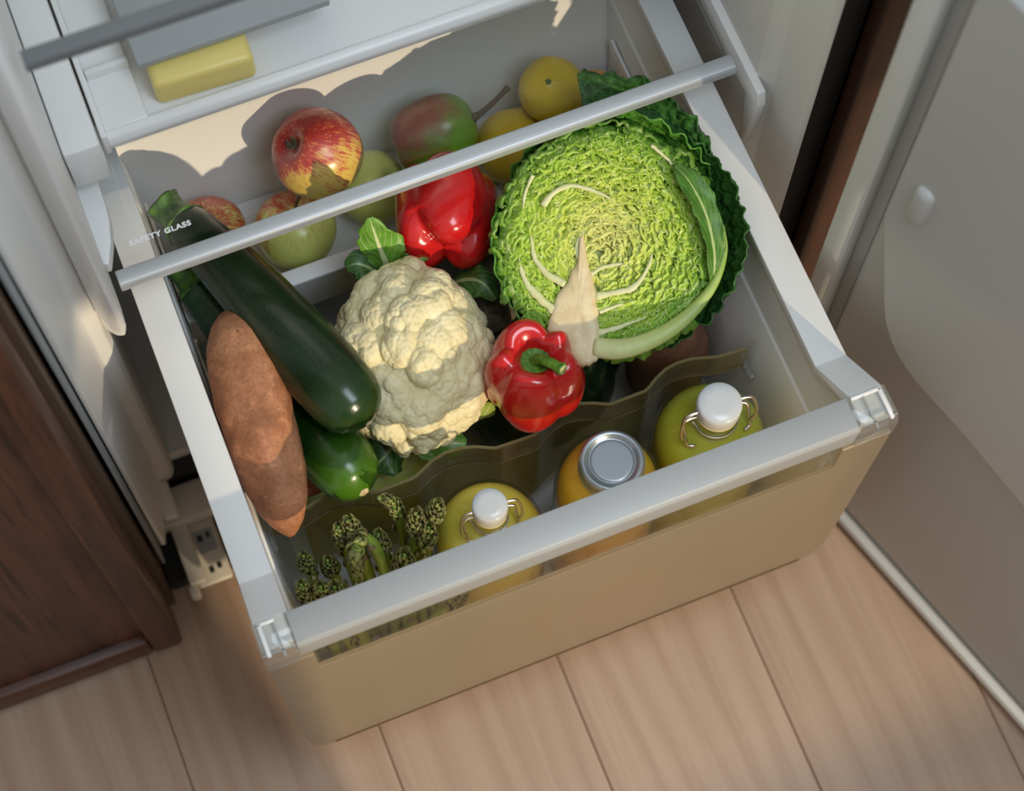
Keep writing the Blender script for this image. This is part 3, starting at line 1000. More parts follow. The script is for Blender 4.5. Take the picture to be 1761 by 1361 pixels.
def leaf_mat(name, a, b, vein, sc=1.0):
    """green blade with pale midrib and side veins, in the leaf's own x (along) and y (across)"""
    m = M(name, .42)
    t = NT(m)
    uv = t.mapping(src='UV')
    s = t.sep(uv)
    ay = t.math('ABSOLUTE', t.math('SUBTRACT', s[1], .5))
    n = t.noise(t.mapping(), 90, 3)
    c = t.ramp(n, [(.3, a), (.7, b)])
    # side veins slope forward from the midrib
    ph_ = t.math('SUBTRACT', t.math('MULTIPLY', s[0], 7.0), t.math('MULTIPLY', ay, 6.0))
    sv = t.math('ABSOLUTE', t.math('SUBTRACT', t.math('FRACT', ph_), .5))
    c = t.mix(t.ramp(sv, [(.0, (1, 1, 1)), (.045, (0, 0, 0))]), c, vein)
    c = t.mix(t.ramp(t.math('SUBTRACT', ay, t.math('MULTIPLY', t.math('SUBTRACT', 1.0, s[0]), .06)), [(.008, (1, 1, 1)), (.03, (0, 0, 0))]), c, vein)
    t.color(c)
    t.bump(t.math('ADD', t.noise(t.mapping(), 160, 2), t.ramp(sv, [(0, (1, 1, 1)), (.08, (0, 0, 0))])), .35, .0012)
    t.b.inputs['Transmission Weight'].default_value = 0
    t.b.inputs['Subsurface Weight'].default_value = .1
    t.b.inputs['Subsurface Radius'].default_value = (.002, .005, .001)
    return m
CL_LIGHT = leaf_mat('cauliflower_leaf', (.085, .23, .022), (.16, .36, .04), (.62, .66, .36))
CL_DARK = leaf_mat('cauliflower_leaf_dark', (.025, .085, .014), (.055, .15, .024), (.30, .38, .16))
CL_YEL = leaf_mat('cauliflower_leaf_yellow', (.22, .36, .05), (.36, .48, .09), (.60, .62, .30))

def leaf(name, spine, width, side, mat, parent, ruf=.15, cup=.25, seed=0, nl=40, nw=17, thick=.0009, world=True):
    """blade along a spine; width(t) half-width; side = across direction"""
    sp = catmull(spine, nl)
    tn = np.gradient(sp, axis=0); tn /= np.linalg.norm(tn, axis=1)[:, None]
    sd = np.asarray(side, float)
    A = sd[None, :] - tn * (tn @ sd)[:, None]
    A /= np.linalg.norm(A, axis=1)[:, None]
    B = np.cross(tn, A)
    w = np.linspace(-1, 1, nw)
    tt = np.linspace(0, 1, nl)
    W = np.array([width(x) for x in tt])
    V = np.zeros((nl, nw, 3))
    for j, s in enumerate(w):
        jag = 1 + .16 * vnoise(np.c_[tt * 16, np.full(nl, s * 3), np.full(nl, seed)], seed) * abs(s) ** 3
        wav = ruf * W * (np.sin(tt * 17 + s * 2 + seed) * .6 + vnoise(np.c_[tt * 9, np.full(nl, s * 2.5), np.full(nl, seed + .5)], seed + 1)) * abs(s) ** 1.6
        V[:, j] = sp + A * (W * s * jag)[:, None] + B * (cup * W * s * s + wav)[:, None]
    Fc = [(i * nw + j, i * nw + j + 1, (i + 1) * nw + j + 1, (i + 1) * nw + j) for i in range(nl - 1) for j in range(nw - 1)]
    V = V.reshape(-1, 3)
    if world and parent is not None:
        inv = parent.matrix_world.inverted()
        V = np.array([inv @ Vector(v) for v in V])
    me = np_mesh(name, V, Fc)
    uv = me.uv_layers.new(name='UVMap')
    for l in me.loops:
        i, j = divmod(l.vertex_index, nw)
        uv.data[l.index].uv = (i / (nl - 1), j / (nw - 1))
    o = link(name, me, mat, parent)
    sm = o.modifiers.new('thickness', 'SOLIDIFY')
    sm.thickness = thick
    sm.offset = 0
    return o
bpy.context.view_layer.update()
SL = leaf_mat('savoy_smooth_leaf', (.035, .125, .010), (.075, .21, .020), (.40, .50, .20))
cm = cb.matrix_world
def cl(X, Y, z): return tuple(cm @ Vector((*px(X, Y), z)))
leaf('veined_leaf', [cl(1226, 480, .000), cl(1226, 430, .006), cl(1212, 370, .010), cl(1186, 318, .010), cl(1158, 284, .004)], lambda x: I(x, [0, .2, .6, .85, 1], [.004, .0095, .0125, .0095, .003]), cm.to_3x3() @ Vector((.85, .35, -.45)), SL, cb, seed=21, ruf=.20, cup=-.35)
leaf('leaf', [(.1760, .678, .395), (.1740, .684, .420), (.1715, .692, .445), (.170, .704, .472)], lambda x: I(x, [0, .25, .6, .85, 1], [.012, .020, .019, .011, .002]), VR + VU * .15, CL_LIGHT, cf, seed=2, ruf=.22, cup=.2)
leaf('leaf', [(.172, .672, .398), (.160, .684, .418), (.150, .690, .424), (.141, .692, .420)], lambda x: I(x, [0, .4, .8, 1], [.010, .017, .012, .003]), VU - VR * .1, CL_DARK, cf, seed=5, ruf=.2, cup=-.3)
leaf('leaf', [(.180, .672, .400), (.196, .686, .416), (.210, .690, .422), (.222, .688, .418)], lambda x: I(x, [0, .4, .8, 1], [.011, .016, .012, .003]), VU + VR * .3, CL_LIGHT, cf, seed=6, ruf=.25, cup=-.35)
leaf('leaf', [(.215, .660, .380), (.232, .652, .402), (.244, .640, .412), (.251, .624, .404)], lambda x: I(x, [0, .4, .8, 1], [.009, .017, .013, .003]), VR * .6 + VU, CL_DARK, cf, seed=9, ruf=.2, cup=-.4)
leaf('leaf', [(.190, .560, .330), (.200, .546, .352), (.208, .542, .372), (.215, .545, .385)], lambda x: I(x, [0, .4, .8, 1], [.008, .013, .011, .002]), VR + VU * .2, CL_YEL, cf, seed=12, ruf=.3, cup=.3)
leaf('leaf', [(.150, .574, .322), (.160, .552, .334), (.172, .541, .338), (.188, .535, .336)], lambda x: I(x, [0, .4, .8, 1], [.012, .018, .016, .004]), VR * .3 + VU, CL_LIGHT, cf, seed=15, ruf=.25, cup=.2)
leaf('leaf', [(.140, .580, .322), (.128, .560, .328), (.118, .552, .328), (.104, .548, .322)], lambda x: I(x, [0, .4, .8, 1], [.012, .020, .017, .004]), VU - VR * .3, CL_DARK, cf, seed=18, ruf=.25, cup=.2)
# ---------------------------------------------------------------- red bell peppers
PEP = M('pepper_skin', .20, (.62, .012, .012), Coat_Weight=.5, Coat_Roughness=.06)
_t = NT(PEP)
_t.color(_t.ramp(_t.noise(_t.mapping(), 40, 2), [(.3, (.46, .006, .009)), (.7, (.57, .014, .014))]))
_t.bump(_t.noise(_t.mapping(), 55, 2), .06, .004)
PEP.node_tree.nodes['Principled BSDF'].inputs['Subsurface Weight'].default_value = .08
PEP.node_tree.nodes['Principled BSDF'].inputs['Subsurface Radius'].default_value = (.006, .001, .001)
STEMG = M('pepper_stem', .45)
_t = NT(STEMG)
_t.color(_t.ramp(_t.noise(_t.mapping((1, 1, .25)), 220, 3), [(.3, (.030, .115, .008)), (.7, (.13, .28, .025))]))
STEMCUT = M('stem_cut', .6, (.42, .46, .16))

def pepper_me(R_, H_, lobes, ph0, seed, mid=.075):
    prof = catmull([(.02, .50), (.14, .50), (.27, .62), (.42, .82), (.60, .95), (.78, .92), (.93, .70), (1.0, .36), (1.0, .02), (.965, -.35), (.90, -.66), (.78, -.90), (.58, -1.02), (.38, -.99), (.20, -.88), (.05, -.82)], 60)
    m = 120
    th = np.linspace(0, 2 * PI, m, endpoint=False)
    rings = []
    cuts = [ph0 + 2 * PI * k / lobes + .22 * math.sin(3.1 * k + seed) for k in range(lobes)]
    for (r, z) in prof:
        f = np.ones(m)
        g = np.zeros(m)
        for c in cuts:
            d = np.abs((th - c + PI) % (2 * PI) - PI)
            g = np.maximum(g, np.exp(-(d / .34) ** 1.35))
        big = 1 if z > .1 else 1.15
        amp = (mid + .115 * min(1, max(0, (abs(z + .05) - .25) * 1.6))) * min(1, r * 2.2) * big
        f = 1 - amp * g
        zz = z - np.where(z > .45, .22, np.where(z < -.45, -.42, 0)) * g * min(1, r * 2) * (abs(z) - .3)
        w = 1 + .05 * np.sin(2 * th + seed) + .03 * np.sin(th * 1 + seed * 2)
        rr_ = r * f * w * R_
        rings.append(np.stack([rr_ * np.cos(th), rr_ * np.sin(th), zz * H_], -1))
    rings = np.array(rings)
    rings += fbm(rings * 22, 2, seed)[..., None] * .0016
    return rings_mesh('pepper', rings)

def pepper(label, loc, zax, R_, H_, lobes, ph0, seed, bend, mid=.075):
    p = thing('bell_pepper', label, 'pepper', loc, frame(zax, VR), 'red bell peppers')
    link('body', pepper_me(R_, H_, lobes, ph0, seed, mid), PEP, p)
    n, m = 12, 44
    th = np.linspace(0, 2 * PI, m, endpoint=False)
    rings = []
    for k, s in enumerate(np.linspace(1, .05, n)):
        edge = 1 + (.13 * np.abs(np.sin(th * 3.5)) if k < 4 else 0) + (.05 * np.sin(th * 13) if k < 3 else 0)
        h = .56 * H_ + .0045 * math.sin(min(1, (1 - s) * 2.2) * PI / 2) + (0.0012 * np.sin(th * 13) * (s ** 2) if 1 < k < 6 else 0) - .0018 * (1 - s) * (s < .55)
        if k == 0: h = h - .003
        rings.append(np.stack([s * edge * .0182 * np.cos(th), s * edge * .0182 * np.sin(th), h + 0 * th], -1))
    link('calyx', rings_mesh('calyx', np.array(rings)), STEMG, p)
    b = np.array(bend)
    base = .56 * H_
    sp = catmull([(0, 0, base), (b[0] * .10, b[1] * .10, base + .008), (b[0] * .45, b[1] * .45, base + .0150), (b[0], b[1], base + .0190)], 20)
    rad = np.interp(np.linspace(0, 1, 20), [0, .2, .8, 1], [.0062, .0044, .0042, .0052])
    st = link('stem', tube('stem', sp, rad, 20, lambda s, t: 1 + .10 * np.cos(5 * t)), STEMG, p)
    dtip = sp[-1] - sp[-2]; dtip /= np.linalg.norm(dtip)
    link('cut_end', tube('cut_end', np.array([sp[-1] - dtip * .0004, sp[-1] + dtip * .0008]), [.0047, .0043], 14), STEMCUT, st)
    return p
z1 = dirv(.02, .46, .89)
pepper('red bell pepper standing upright with its green stem to the viewer, beside the cauliflower', (.2518, .5402, .420), z1, .0415, .0490, 5, .12, 2, (.0215, -.0165), .12)
z2 = dirv(.04, .80, -.42)
pepper('red bell pepper lying with its lobed bottom end forward, under the metal bar', (.2390, .7090, .4170), z2, .0462, .0425, 3, 1.75, 5, (.008, .006))

# ---------------------------------------------------------------- zucchini
def zuc_mat(name, a, b, tip):
    m = M(name, .26)
    t = NT(m)
    v = t.mapping()
    c = t.ramp(t.noise(v, 26, 3), [(.3, a), (.7, b)])
    sp_ = t.voro(v, 620)
    c = t.mix(t.ramp(sp_, [(.12, (.7, .7, .7)), (.30, (0, 0, 0))]), c, tuple(x * 2.6 + .012 for x in b))
    g = t.ramp(t.sep(t.mapping(src='UV'))[0], [(.80, (0, 0, 0)), (1.0, (1, 1, 1))])
    st_ = t.math('ADD', .55, t.math('MULTIPLY', t.noise(t.mapping((1.2, 9, 1), src='UV'), 2.0, 2), .4))
    c = t.mix(t.math('MULTIPLY', g, st_), c, tip)  # blossom end painted lighter green, as if light fell on it
    t.color(c)
    t.bump(sp_, .06, .0006)
    t.b.inputs['Coat Weight'].default_value = .25
    t.b.inputs['Coat Roughness'].default_value = .22
    return m
ZM1 = zuc_mat('zucchini_skin', (.0030, .0135, .0032), (.0055, .022, .0050), (.015, .05, .008))
ZM2 = zuc_mat('zucchini_skin_lit_tip', (.0045, .022, .003), (.0100, .044, .004), (.075, .20, .012))  # bright end is light put into the skin colour
ZSTEM = M('zucchini_stem', .5)
_t = NT(ZSTEM)
_t.color(_t.ramp(_t.noise(_t.mapping(), 130, 3), [(.3, (.012, .055, .006)), (.7, (.085, .21, .016))]))
ZTIP = M('zucchini_blossom_scar', .7)
_t = NT(ZTIP)
_t.color(_t.ramp(_t.noise(_t.mapping(), 260, 3), [(.3, (.40, .30, .13)), (.7, (.66, .56, .32))]))

def uv_tube(o, n, m):
    me = o.data
    uv = me.uv_layers.new(name='UVMap')
    for l in me.loops:
        if l.vertex_index >= n * m:
            u = 0 if l.vertex_index == n * m else 1
            uv.data[l.index].uv = (u, .5)
        else:
            i, j = divmod(l.vertex_index, m)
            uv.data[l.index].uv = (i / (n - 1), abs(j / m - .5))

def zucchini(label, pts, R_, mat, seed, stem_r, scar, stem_len=.030):
    pts = np.array(pts)
    c = pts.mean(0)
    th_ = thing('zucchini', label, 'zucchini', tuple(c), None, 'zucchini along the left side')
    n, m = 90, 40
    p = catmull(pts - c, n)
    s = np.linspace(0, 1, n)
    r = np.interp(s, [0, .02, .08, .2, .4, .62, .8, .885, .935, .968, .988, 1.0], [.56, .60, .66, .76, .88, .98, 1.0, .955, .84, .66, .42, .16]) * R_
    r[-12:] = np.interp(s[-12:], s[-12:], r[-12:])
    rg_ = tube_rings(p, r, m, lambda a, t: 1 + .012 * np.cos(5 * t + 1) + .015 * vnoise(np.stack([np.cos(t) + 0 * a, np.sin(t) + 0 * a, a * 5 + 0 * t], -1) * 1.5, seed))
    o = link('body', rings_mesh('body', rg_), mat, th_)
    uv_tube(o, n, m)
    d = p[0] - p[2]; d /= np.linalg.norm(d)
    sp = np.array([p[0] - d * .002 + d * stem_len * k for k in np.linspace(0, 1, 14)])
    sp[:, 2] += np.linspace(0, 1, 14) ** 2 * .004
    rr_ = np.interp(np.linspace(0, 1, 14), [0, .12, .3, .6, .85, 1], [.62 * R_, .56 * R_, stem_r, stem_r * .86, stem_r * .95, stem_r * 1.05])
    st = link('stem', tube('stem', sp, rr_, 30, lambda a, t: 1 + (.13 * np.abs(np.cos(2.5 * t)) - .05) * (1 + 0 * a) + .05 * vnoise(np.stack([np.cos(t) * 3 + 0 * a, np.sin(t) * 3 + 0 * a, a * 9 + 0 * t], -1), seed + 3)), ZSTEM, th_)
    e = p[-1] - p[-3]; e /= np.linalg.norm(e)
    link('blossom_scar', tube('blossom_scar', np.array([p[-1] - e * .0045, p[-1] - e * .0005, p[-1] + e * .0014]), [scar * 1.25, scar * 1.1, scar * .85], 16,
                              lambda a, t: 1 + .1 * np.cos(5 * t) + 0 * a), ZTIP, th_)
    return th_
zucchini('long dark green zucchini lying on top, from the glass shelf down to the cauliflower',
         [(0.0268, 0.7784, 0.4260), (0.0354, 0.7579, 0.4300), (0.0579, 0.6919, 0.4420), (0.0803, 0.6239, 0.4500), (0.0971, 0.5729, 0.4520), (0.1081, 0.5435, 0.4500)], .0318, ZM1, 2, .0150, .0030)
zucchini('shorter green zucchini with a pale blossom tip, half under the long one',
         [(0.0173, 0.7388, 0.3850), (0.0275, 0.7137, 0.3800), (.0490, .6350, .386), (.0640, .5850, .384), (.0768, .5450, .394), (.0870, .5060, .400)], .0300, ZM2, 9, .0125, .0044, .026)

# ---------------------------------------------------------------- sweet potatoes
def tater_mat(name, a, b, spot):
    m = M(name, .62)
    t = NT(m)
    v = t.mapping()
    c = t.ramp(t.noise(v, 24, 5, .62), [(.30, tuple(x * .62 for x in a)), (.46, a), (.62, b), (.75, tuple(min(1, x * 1.25) for x in b))])
    c = t.mix(t.ramp(t.noise(v, 300, 4, .7), [(.45, (0, 0, 0)), (.70, (.6, .6, .6))]), c, tuple(x * .55 for x in a))
    c = t.mix(t.ramp(t.noise(t.mapping(loc=(3, 1, 2)), 75, 4, .7), [(.55, (0, 0, 0)), (.70, (.5, .5, .5))]), c, tuple(min(1, x * 1.5) for x in b))
    c = t.mix(t.ramp(t.voro(v, 42, rnd=1.0), [(.045, (1, 1, 1)), (.085, (0, 0, 0))]), c, spot)
    t.color(c)
    t.bump(t.math('ADD', t.noise(v, 150, 5, .65), t.ramp(t.voro(v, 42), [(.0, (0, 0, 0)), (.09, (1, 1, 1))])), .45, .0016)
    return m
SP1 = tater_mat('sweet_potato_skin', (.36, .140, .060), (.50, .225, .110), (.13, .060, .026))
SP2 = tater_mat('sweet_potato_skin_pink', (.40, .115, .065), (.52, .18, .095), (.13, .045, .03))
SP3 = tater_mat('sweet_potato_skin_brown', (.20, .085, .045), (.30, .135, .075), (.09, .04, .025))
def tater(label, pts, R_, mat, seed, prof=None, grp='sweet potatoes'):
    pts = np.array(pts); c = pts.mean(0)
    t_ = thing('sweet_potato', label, 'sweet potato', tuple(c), None, grp)
    n, m = 80, 48
    p = catmull(pts - c, n)
    s = np.linspace(0, 1, n)
    if prof is None: prof = ([0, .012, .04, .09, .17, .30, .45, .60, .74, .86, .94, .98, 1.0], [.05, .22, .45, .67, .86, .97, 1.0, .97, .86, .66, .42, .22, .08])
    r = np.interp(s, *prof) * R_
    rg_ = tube_rings(p, r, m, lambda a, t: 1 + .10 * fbm(np.stack([np.cos(t) * 1.3 + 0 * a, np.sin(t) * 1.3 + 0 * a, a * 4.5 + 0 * t], -1), 3, seed))
    link('body', rings_mesh('body', rg_), mat, t_)
    return t_
tater('large orange-brown sweet potato on top against the left drawer wall',
      [(.0385, .6850, .434), (.0340, .6520, .438), (.0285, .6100, .439), (.0245, .5670, .437), (.0222, .5270, .430), (.0190, .4890, .411)], .0325, SP1, 4)
tater('pinkish sweet potato below the zucchini tip, mostly hidden', [(.066, .612, .310), (.057, .580, .324), (.051, .556, .335), (.047, .540, .337)], .0270, SP2, 8)
tater('smooth brown sweet potato standing under the cabbage at the right wall', [(.4080, .5800, .1350), (.4050, .5780, .20), (.3980, .5740, .27), (.3900, .5700, .335), (.3880, .5690, .362)], .0390, SP3, 12)

# ---------------------------------------------------------------- apples
def apple_mat(name, red, yel, bias, streak=1.0, axis=(0, 0, 1)):
    m = M(name, .30)
    t = NT(m)
    v = t.mapping()
    s = t.sep(v)
    nrm = t.n('ShaderNodeVectorMath', operation='NORMALIZE')
    t.L.new(t.mapping((1, 1, .12)), nrm.inputs[0])
    stv = t.noise(nrm.outputs[0], 22, 4, .65)
    patch = t.noise(v, 26, 2, .5)
    lin = t.n('ShaderNodeVectorMath', operation='DOT_PRODUCT')
    t.L.new(v, lin.inputs[0]); lin.inputs[1].default_value = axis
    f = t.math('ADD', t.math('ADD', t.math('MULTIPLY', patch, .75), t.math('MULTIPLY', t.math('ADD', stv, t.math('MULTIPLY', t.math('SUBTRACT', t.noise(v, 130, 4, .7), .5), .7)), 1.0 * streak)), t.math('MULTIPLY', lin.outputs['Value'], 7.5))
    f = t.math('ADD', f, bias)
    c = t.ramp(f, [(.66, yel), (.80, tuple(.55 * a + .45 * b for a, b in zip(yel, red))), (.93, red), (1.1 if False else 1.0, tuple(x * .75 for x in red))])
    dots = t.voro(v, 210)
    c = t.mix(t.ramp(dots, [(.10, (.55, .55, .55)), (.19, (0, 0, 0))]), c, tuple(min(1, .5 * x + .28) for x in yel))
    t.color(c)
    t.bump(t.noise(v, 160, 3), .07, .0008)
    t.b.inputs['Coat Weight'].default_value = .2
    t.b.inputs['Coat Roughness'].default_value = .15
    return m
RED, YEL, GRN = (.52, .045, .035), (.70, .50, .10), (.62, .66, .17)
DRY = M('dried_calyx', .8, (.10, .085, .05))
TWIG = M('fruit_stalk', .7, (.085, .050, .020))
def ax(zax, a, b, c): return tuple(frame(zax, VR).transposed() @ dirv(a, b, c))
def apple(label, loc, R_, zax, mat, seed, calyx_up=True):
    a = thing('apple', label, 'apple', loc, frame(zax, VR), 'apples in the fruit tray')
    t = np.linspace(.012, PI - .012, 44)
    m = 52
    th = np.linspace(0, 2 * PI, m, endpoint=False)
    rho = np.sin(t) ** .92 * (1 + .06 * np.cos(t))
    z = .90 * np.cos(t) - .30 * np.exp(-(t / .30) ** 2) + .24 * np.exp(-((PI - t) / .30) ** 2)
    lob = 1 + .022 * np.cos(5 * th + seed)[None, :] * np.exp(-((PI - t) / .9) ** 2)[:, None] + .018 * np.sin(2 * th + seed)[None, :]
    rings = np.stack([R_ * rho[:, None] * lob * np.cos(th), R_ * rho[:, None] * lob * np.sin(th), R_ * z[:, None] + 0 * th], -1)
    rings += fbm(rings * 28, 2, seed)[..., None] * .0010
    link('body', rings_mesh('body', rings), mat, a)
    zc = -R_ * .66 
    parts = []
    for k in range(7):
        an = k * 2 * PI / 7 + RNG.uniform(-.3, .3)
        p = np.array([(.001 * math.cos(an), .001 * math.sin(an), zc + .001), (.0042 * math.cos(an), .0042 * math.sin(an), zc - .0035), (.0062 * math.cos(an + .5), .0062 * math.sin(an + .5), zc - .0055)])
        parts.append(tube('s', catmull(p, 6), [.0016, .0017, .0015, .0012, .0008, .0004], 6))
    link('calyx', join_meshes('calyx', parts), DRY, a)
    sp = catmull([(0, 0, R_ * .60), (.001, .0005, R_ * .80), (.0035, .001, R_ * 1.02)], 8)
    link('stalk', tube('stalk', sp, np.linspace(.0013, .0017, 8), 8), TWIG, a)
    return a
apple('large red and yellow streaked apple on top of the others against the back wall', (.1555, .8095, .4060), .0405, -dirv(-.62, .18, .76), apple_mat('apple_skin_red', RED, YEL, -.02, 1.0, ax(-dirv(-.62, .18, .76), -.45, .80, .30)), 1)
apple('yellow-green apple with red shoulders just below the big red apple', (.1193, .7790, .3370), .0372, dirv(.06, .72, .60), apple_mat('apple_skin_yellow_green', RED, GRN, -.15, .9, ax(dirv(.06, .72, .60), -.6, .75, .1)), 4)
apple('pale green-yellow apple half hidden behind the big red one, next to the pear', (.1975, .7955, .3335), .0342, dirv(.75, .1, .6), apple_mat('apple_skin_pale', (.46, .12, .05), GRN, -.42, .8, (0, 0, -.6)), 7)
apple('yellow apple with orange-red streaks against the drawer corner behind the zucchini', (.0490, .8095, .3310), .0318, dirv(-.2, .2, .9), apple_mat('apple_skin_streaked', (.52, .085, .04), GRN, -.10, 1.2, (0, .5, .2)), 9)
apple('green apple at the far left, under the stem of the long zucchini', (.0400, .7470, .3280), .0285, dirv(-.1, .3, .9), apple_mat('apple_skin_green', (.50, .30, .06), GRN, -.5, .6), 13)

# ---------------------------------------------------------------- lemons and orange
def citrus(name, label, cat, loc, R_, zax, col, seed, elong=1.12, nip=.16, grp=None):
    a = thing(name, label, cat, loc, frame(zax, VR), grp)
    m_ = M(name + '_peel', .36)
    t = NT(m_)
    t.color(t.ramp(t.noise(t.mapping(), 40, 3), [(.3, tuple(x * .86 for x in col)), (.7, col)]))
    t.bump(t.voro(t.mapping(), 420, 'SMOOTH_F1'), .35, .0012)
    t.b.inputs['Subsurface Weight'].default_value = .08
    t.b.inputs['Subsurface Radius'].default_value = (.005, .003, .001)
    tt = np.linspace(.02, PI - .02, 46)
    m = 48
    th = np.linspace(0, 2 * PI, m, endpoint=False)
    rho = np.sin(tt)
    z = elong * np.cos(tt) + nip * np.exp(-(tt / .22) ** 2) - nip * .45 * np.exp(-((PI - tt) / .25) ** 2)
    rings = np.stack([R_ * rho[:, None] * np.cos(th), R_ * rho[:, None] * np.sin(th), R_ * z[:, None] + 0 * th], -1)
    rings += fbm(rings * 45, 3, seed)[..., None] * .0010
    link('peel', rings_mesh('peel', rings), m_, a)
    zc = -R_ * (elong + nip * .42)
    link('stem_button', tube('stem_button', np.array([(0, 0, zc + .002), (0, 0, zc - .0005), (0, 0, zc - .0018)]), [.0030, .0028, .0016], 10, lambda s, q: 1 + .2 * np.cos(5 * q) + 0 * s), M('stem_button', .6, (.10, .16, .03)), a)
    return a
LEM = (.80, .56, .035)
citrus('lemon', 'upper lemon with its green stem button facing the viewer', 'lemon', (.3765, .8055, .3790), .0300, -dirv(-.10, .06, .95), LEM, 3, 1.05, .12, 'lemons')
citrus('lemon', 'lower lemon crossed by the metal bar, beside the pear', 'lemon', (.3310, .7880, .3325), .0330, dirv(.35, .80, .25), (.78, .52, .04), 6, 1.04, .14, 'lemons')
citrus('orange', 'orange peeking out between the upper lemon and the dark cabbage leaf', 'orange', (.4180, .8030, .3310), .0308, dirv(.1, .1, 1), (.76, .36, .04), 9, .97, .0)

# ---------------------------------------------------------------- pear with long stalk
pr = thing('pear', 'green pear with a brown-red blush and a long dark stalk', 'pear', (.2650, .8050, .3720), frame(dirv(.88, .36, .12), VN))
pm = M('pear_skin', .32)
t = NT(pm)
v = t.mapping()
dt = t.n('ShaderNodeVectorMath', operation='DOT_PRODUCT'); t.L.new(v, dt.inputs[0]); dt.inputs[1].default_value = (.62, -.62, -.42)
f = t.math('ADD', t.math('MULTIPLY', dt.outputs['Value'], 15), t.noise(v, 34, 4, .6))
c = t.ramp(f, [(.45, (.16, .34, .02)), (.66, (.16, .22, .022)), (.84, (.22, .12, .03)), (1.0, (.24, .055, .028))])
c = t.mix(t.ramp(t.voro(v, 330), [(.1, (.5, .5, .5)), (.2, (0, 0, 0))]), c, (.34, .38, .12))
t.color(c)
t.bump(t.noise(v, 150, 3), .08, .001)
n, m = 60, 44
prof = catmull([(.001, -.0345), (.010, -.0375), (.022, -.0350), (.0315, -.0230), (.0350, -.0060), (.0340, .0100), (.0300, .0230), (.0230, .0320), (.0130, .0370), (.0035, .0370)], n)
th = np.linspace(0, 2 * PI, m, endpoint=False)
rg_ = np.stack([prof[:, 0:1] * (1 + .03 * np.cos(2 * th + 1)) * np.cos(th), prof[:, 0:1] * np.sin(th), prof[:, 1:2] + 0 * th], -1)
rg_ += fbm(rg_ * 26, 2, 3)[..., None] * .0018
link('body', rings_mesh('body', rg_), pm, pr)
sp = catmull([(0, 0, .034), (.002, -.002, .046), (.005, -.006, .060), (.009, -.012, .076)], 16)
link('stalk', tube('stalk', sp, np.interp(np.linspace(0, 1, 16), [0, .2, .85, 1], [.0056, .0028, .0024, .0034]), 10), TWIG, pr)

# ---------------------------------------------------------------- dark squash, lettuce and a rough celeriac in the lower layer
sq = thing('green_squash', 'dark green mottled squash in the shade under the upright red pepper', 'squash', (.2800, .6290, .1345))
sqm = M('squash_skin', .45)
t = NT(sqm)
v = t.mapping()
c = t.ramp(t.noise(v, 55, 4, .65), [(.40, (.006, .016, .006)), (.62, (.014, .036, .012)), (.74, (.10, .14, .05))])
t.color(c)
t.bump(t.noise(v, 90, 4, .6), .6, .004)
tt = np.linspace(.02, PI - .02, 50)
m = 100
th = np.linspace(0, 2 * PI, m, endpoint=False)
rib = 1 - .07 * np.abs(np.cos(th * 5)) ** 6
rg_ = np.stack([.092 * np.sin(tt)[:, None] * rib * np.cos(th), .092 * np.sin(tt)[:, None] * rib * np.sin(th), (.108 + .106 * (np.cos(tt) - .12 * np.exp(-(tt / .4) ** 2)))[:, None] + 0 * th], -1)
rg_ += fbm(rg_ * 40, 3, 5)[..., None] * .0022
link('body', rings_mesh('body', rg_), sqm, sq)
link('stalk', tube('stalk', catmull([(0, 0, .196), (.002, 0, .208), (.008, .003, .218)], 8), [.012, .008, .0075, .007, .007, .007, .0075, .008], 12, lambda s, q: 1 + .12 * np.cos(5 * q) + 0 * s), M('squash_stalk', .8, (.20, .16, .09)), sq)

lt = thing('green_cabbage', 'smooth pale green round cabbage under the cauliflower, seen behind the divider', 'cabbage', (.1120, .6050, .1345))
lm_ = M('pale_cabbage_leaf', .4)
t = NT(lm_)
v = t.mapping()
c = t.ramp(t.noise(v, 26, 3), [(.3, (.46, .55, .12)), (.7, (.62, .68, .24))])
c = t.mix(t.ramp(t.voro(t.mapping((1, 1, .5)), 36, 'DISTANCE_TO_EDGE'), [(.0, (.8, .8, .8)), (.06, (0, 0, 0))]), c, (.62, .64, .36))
t.color(c)
t.bump(t.noise(v, 40, 3), .25, .004)
tt = np.linspace(.02, PI - .02, 50)
rg_ = np.stack([.0760 * np.sin(tt)[:, None] * np.cos(th), .0760 * np.sin(tt)[:, None] * np.sin(th), (.086 + .0855 * np.cos(tt))[:, None] + 0 * th], -1)
rg_ += fbm(rg_ * 20, 2, 15)[..., None] * .002
link('head', rings_mesh('head', rg_), lm_, lt)
# three wrapping leaves on the head
for k, (a0, a1) in enumerate(((-150, -40), (-60, 60), (60, 190))):
    nt_, nw_ = 46, 26
    A_ = np.radians(np.linspace(a0, a1, nt_))[:, None]
    w = np.linspace(0, 1, nw_)[None, :]
    el = np.radians(-35 + 110 * w * (.55 + .45 * np.sin(np.linspace(.1, PI - .1, nt_))[:, None]))
    Rr = .0785 + .003 * w + .0012 * vnoise(np.stack([A_ * 6 + 0 * w, w * 9 + 0 * A_, 0 * A_ + 0 * w + k], -1), 40 + k)
    Pz = np.stack([Rr * np.cos(el) * np.cos(A_), Rr * np.cos(el) * np.sin(A_), .086 + Rr * 1.10 * np.sin(el)], -1)
    o = link('wrapper_leaf', np_mesh('wrapper_leaf', Pz.reshape(-1, 3), [(i * nw_ + j, (i + 1) * nw_ + j, (i + 1) * nw_ + j + 1, i * nw_ + j + 1) for i in range(nt_ - 1) for j in range(nw_ - 1)]), lm_, lt)
    sm = o.modifiers.new('thickness', 'SOLIDIFY'); sm.thickness = .0012

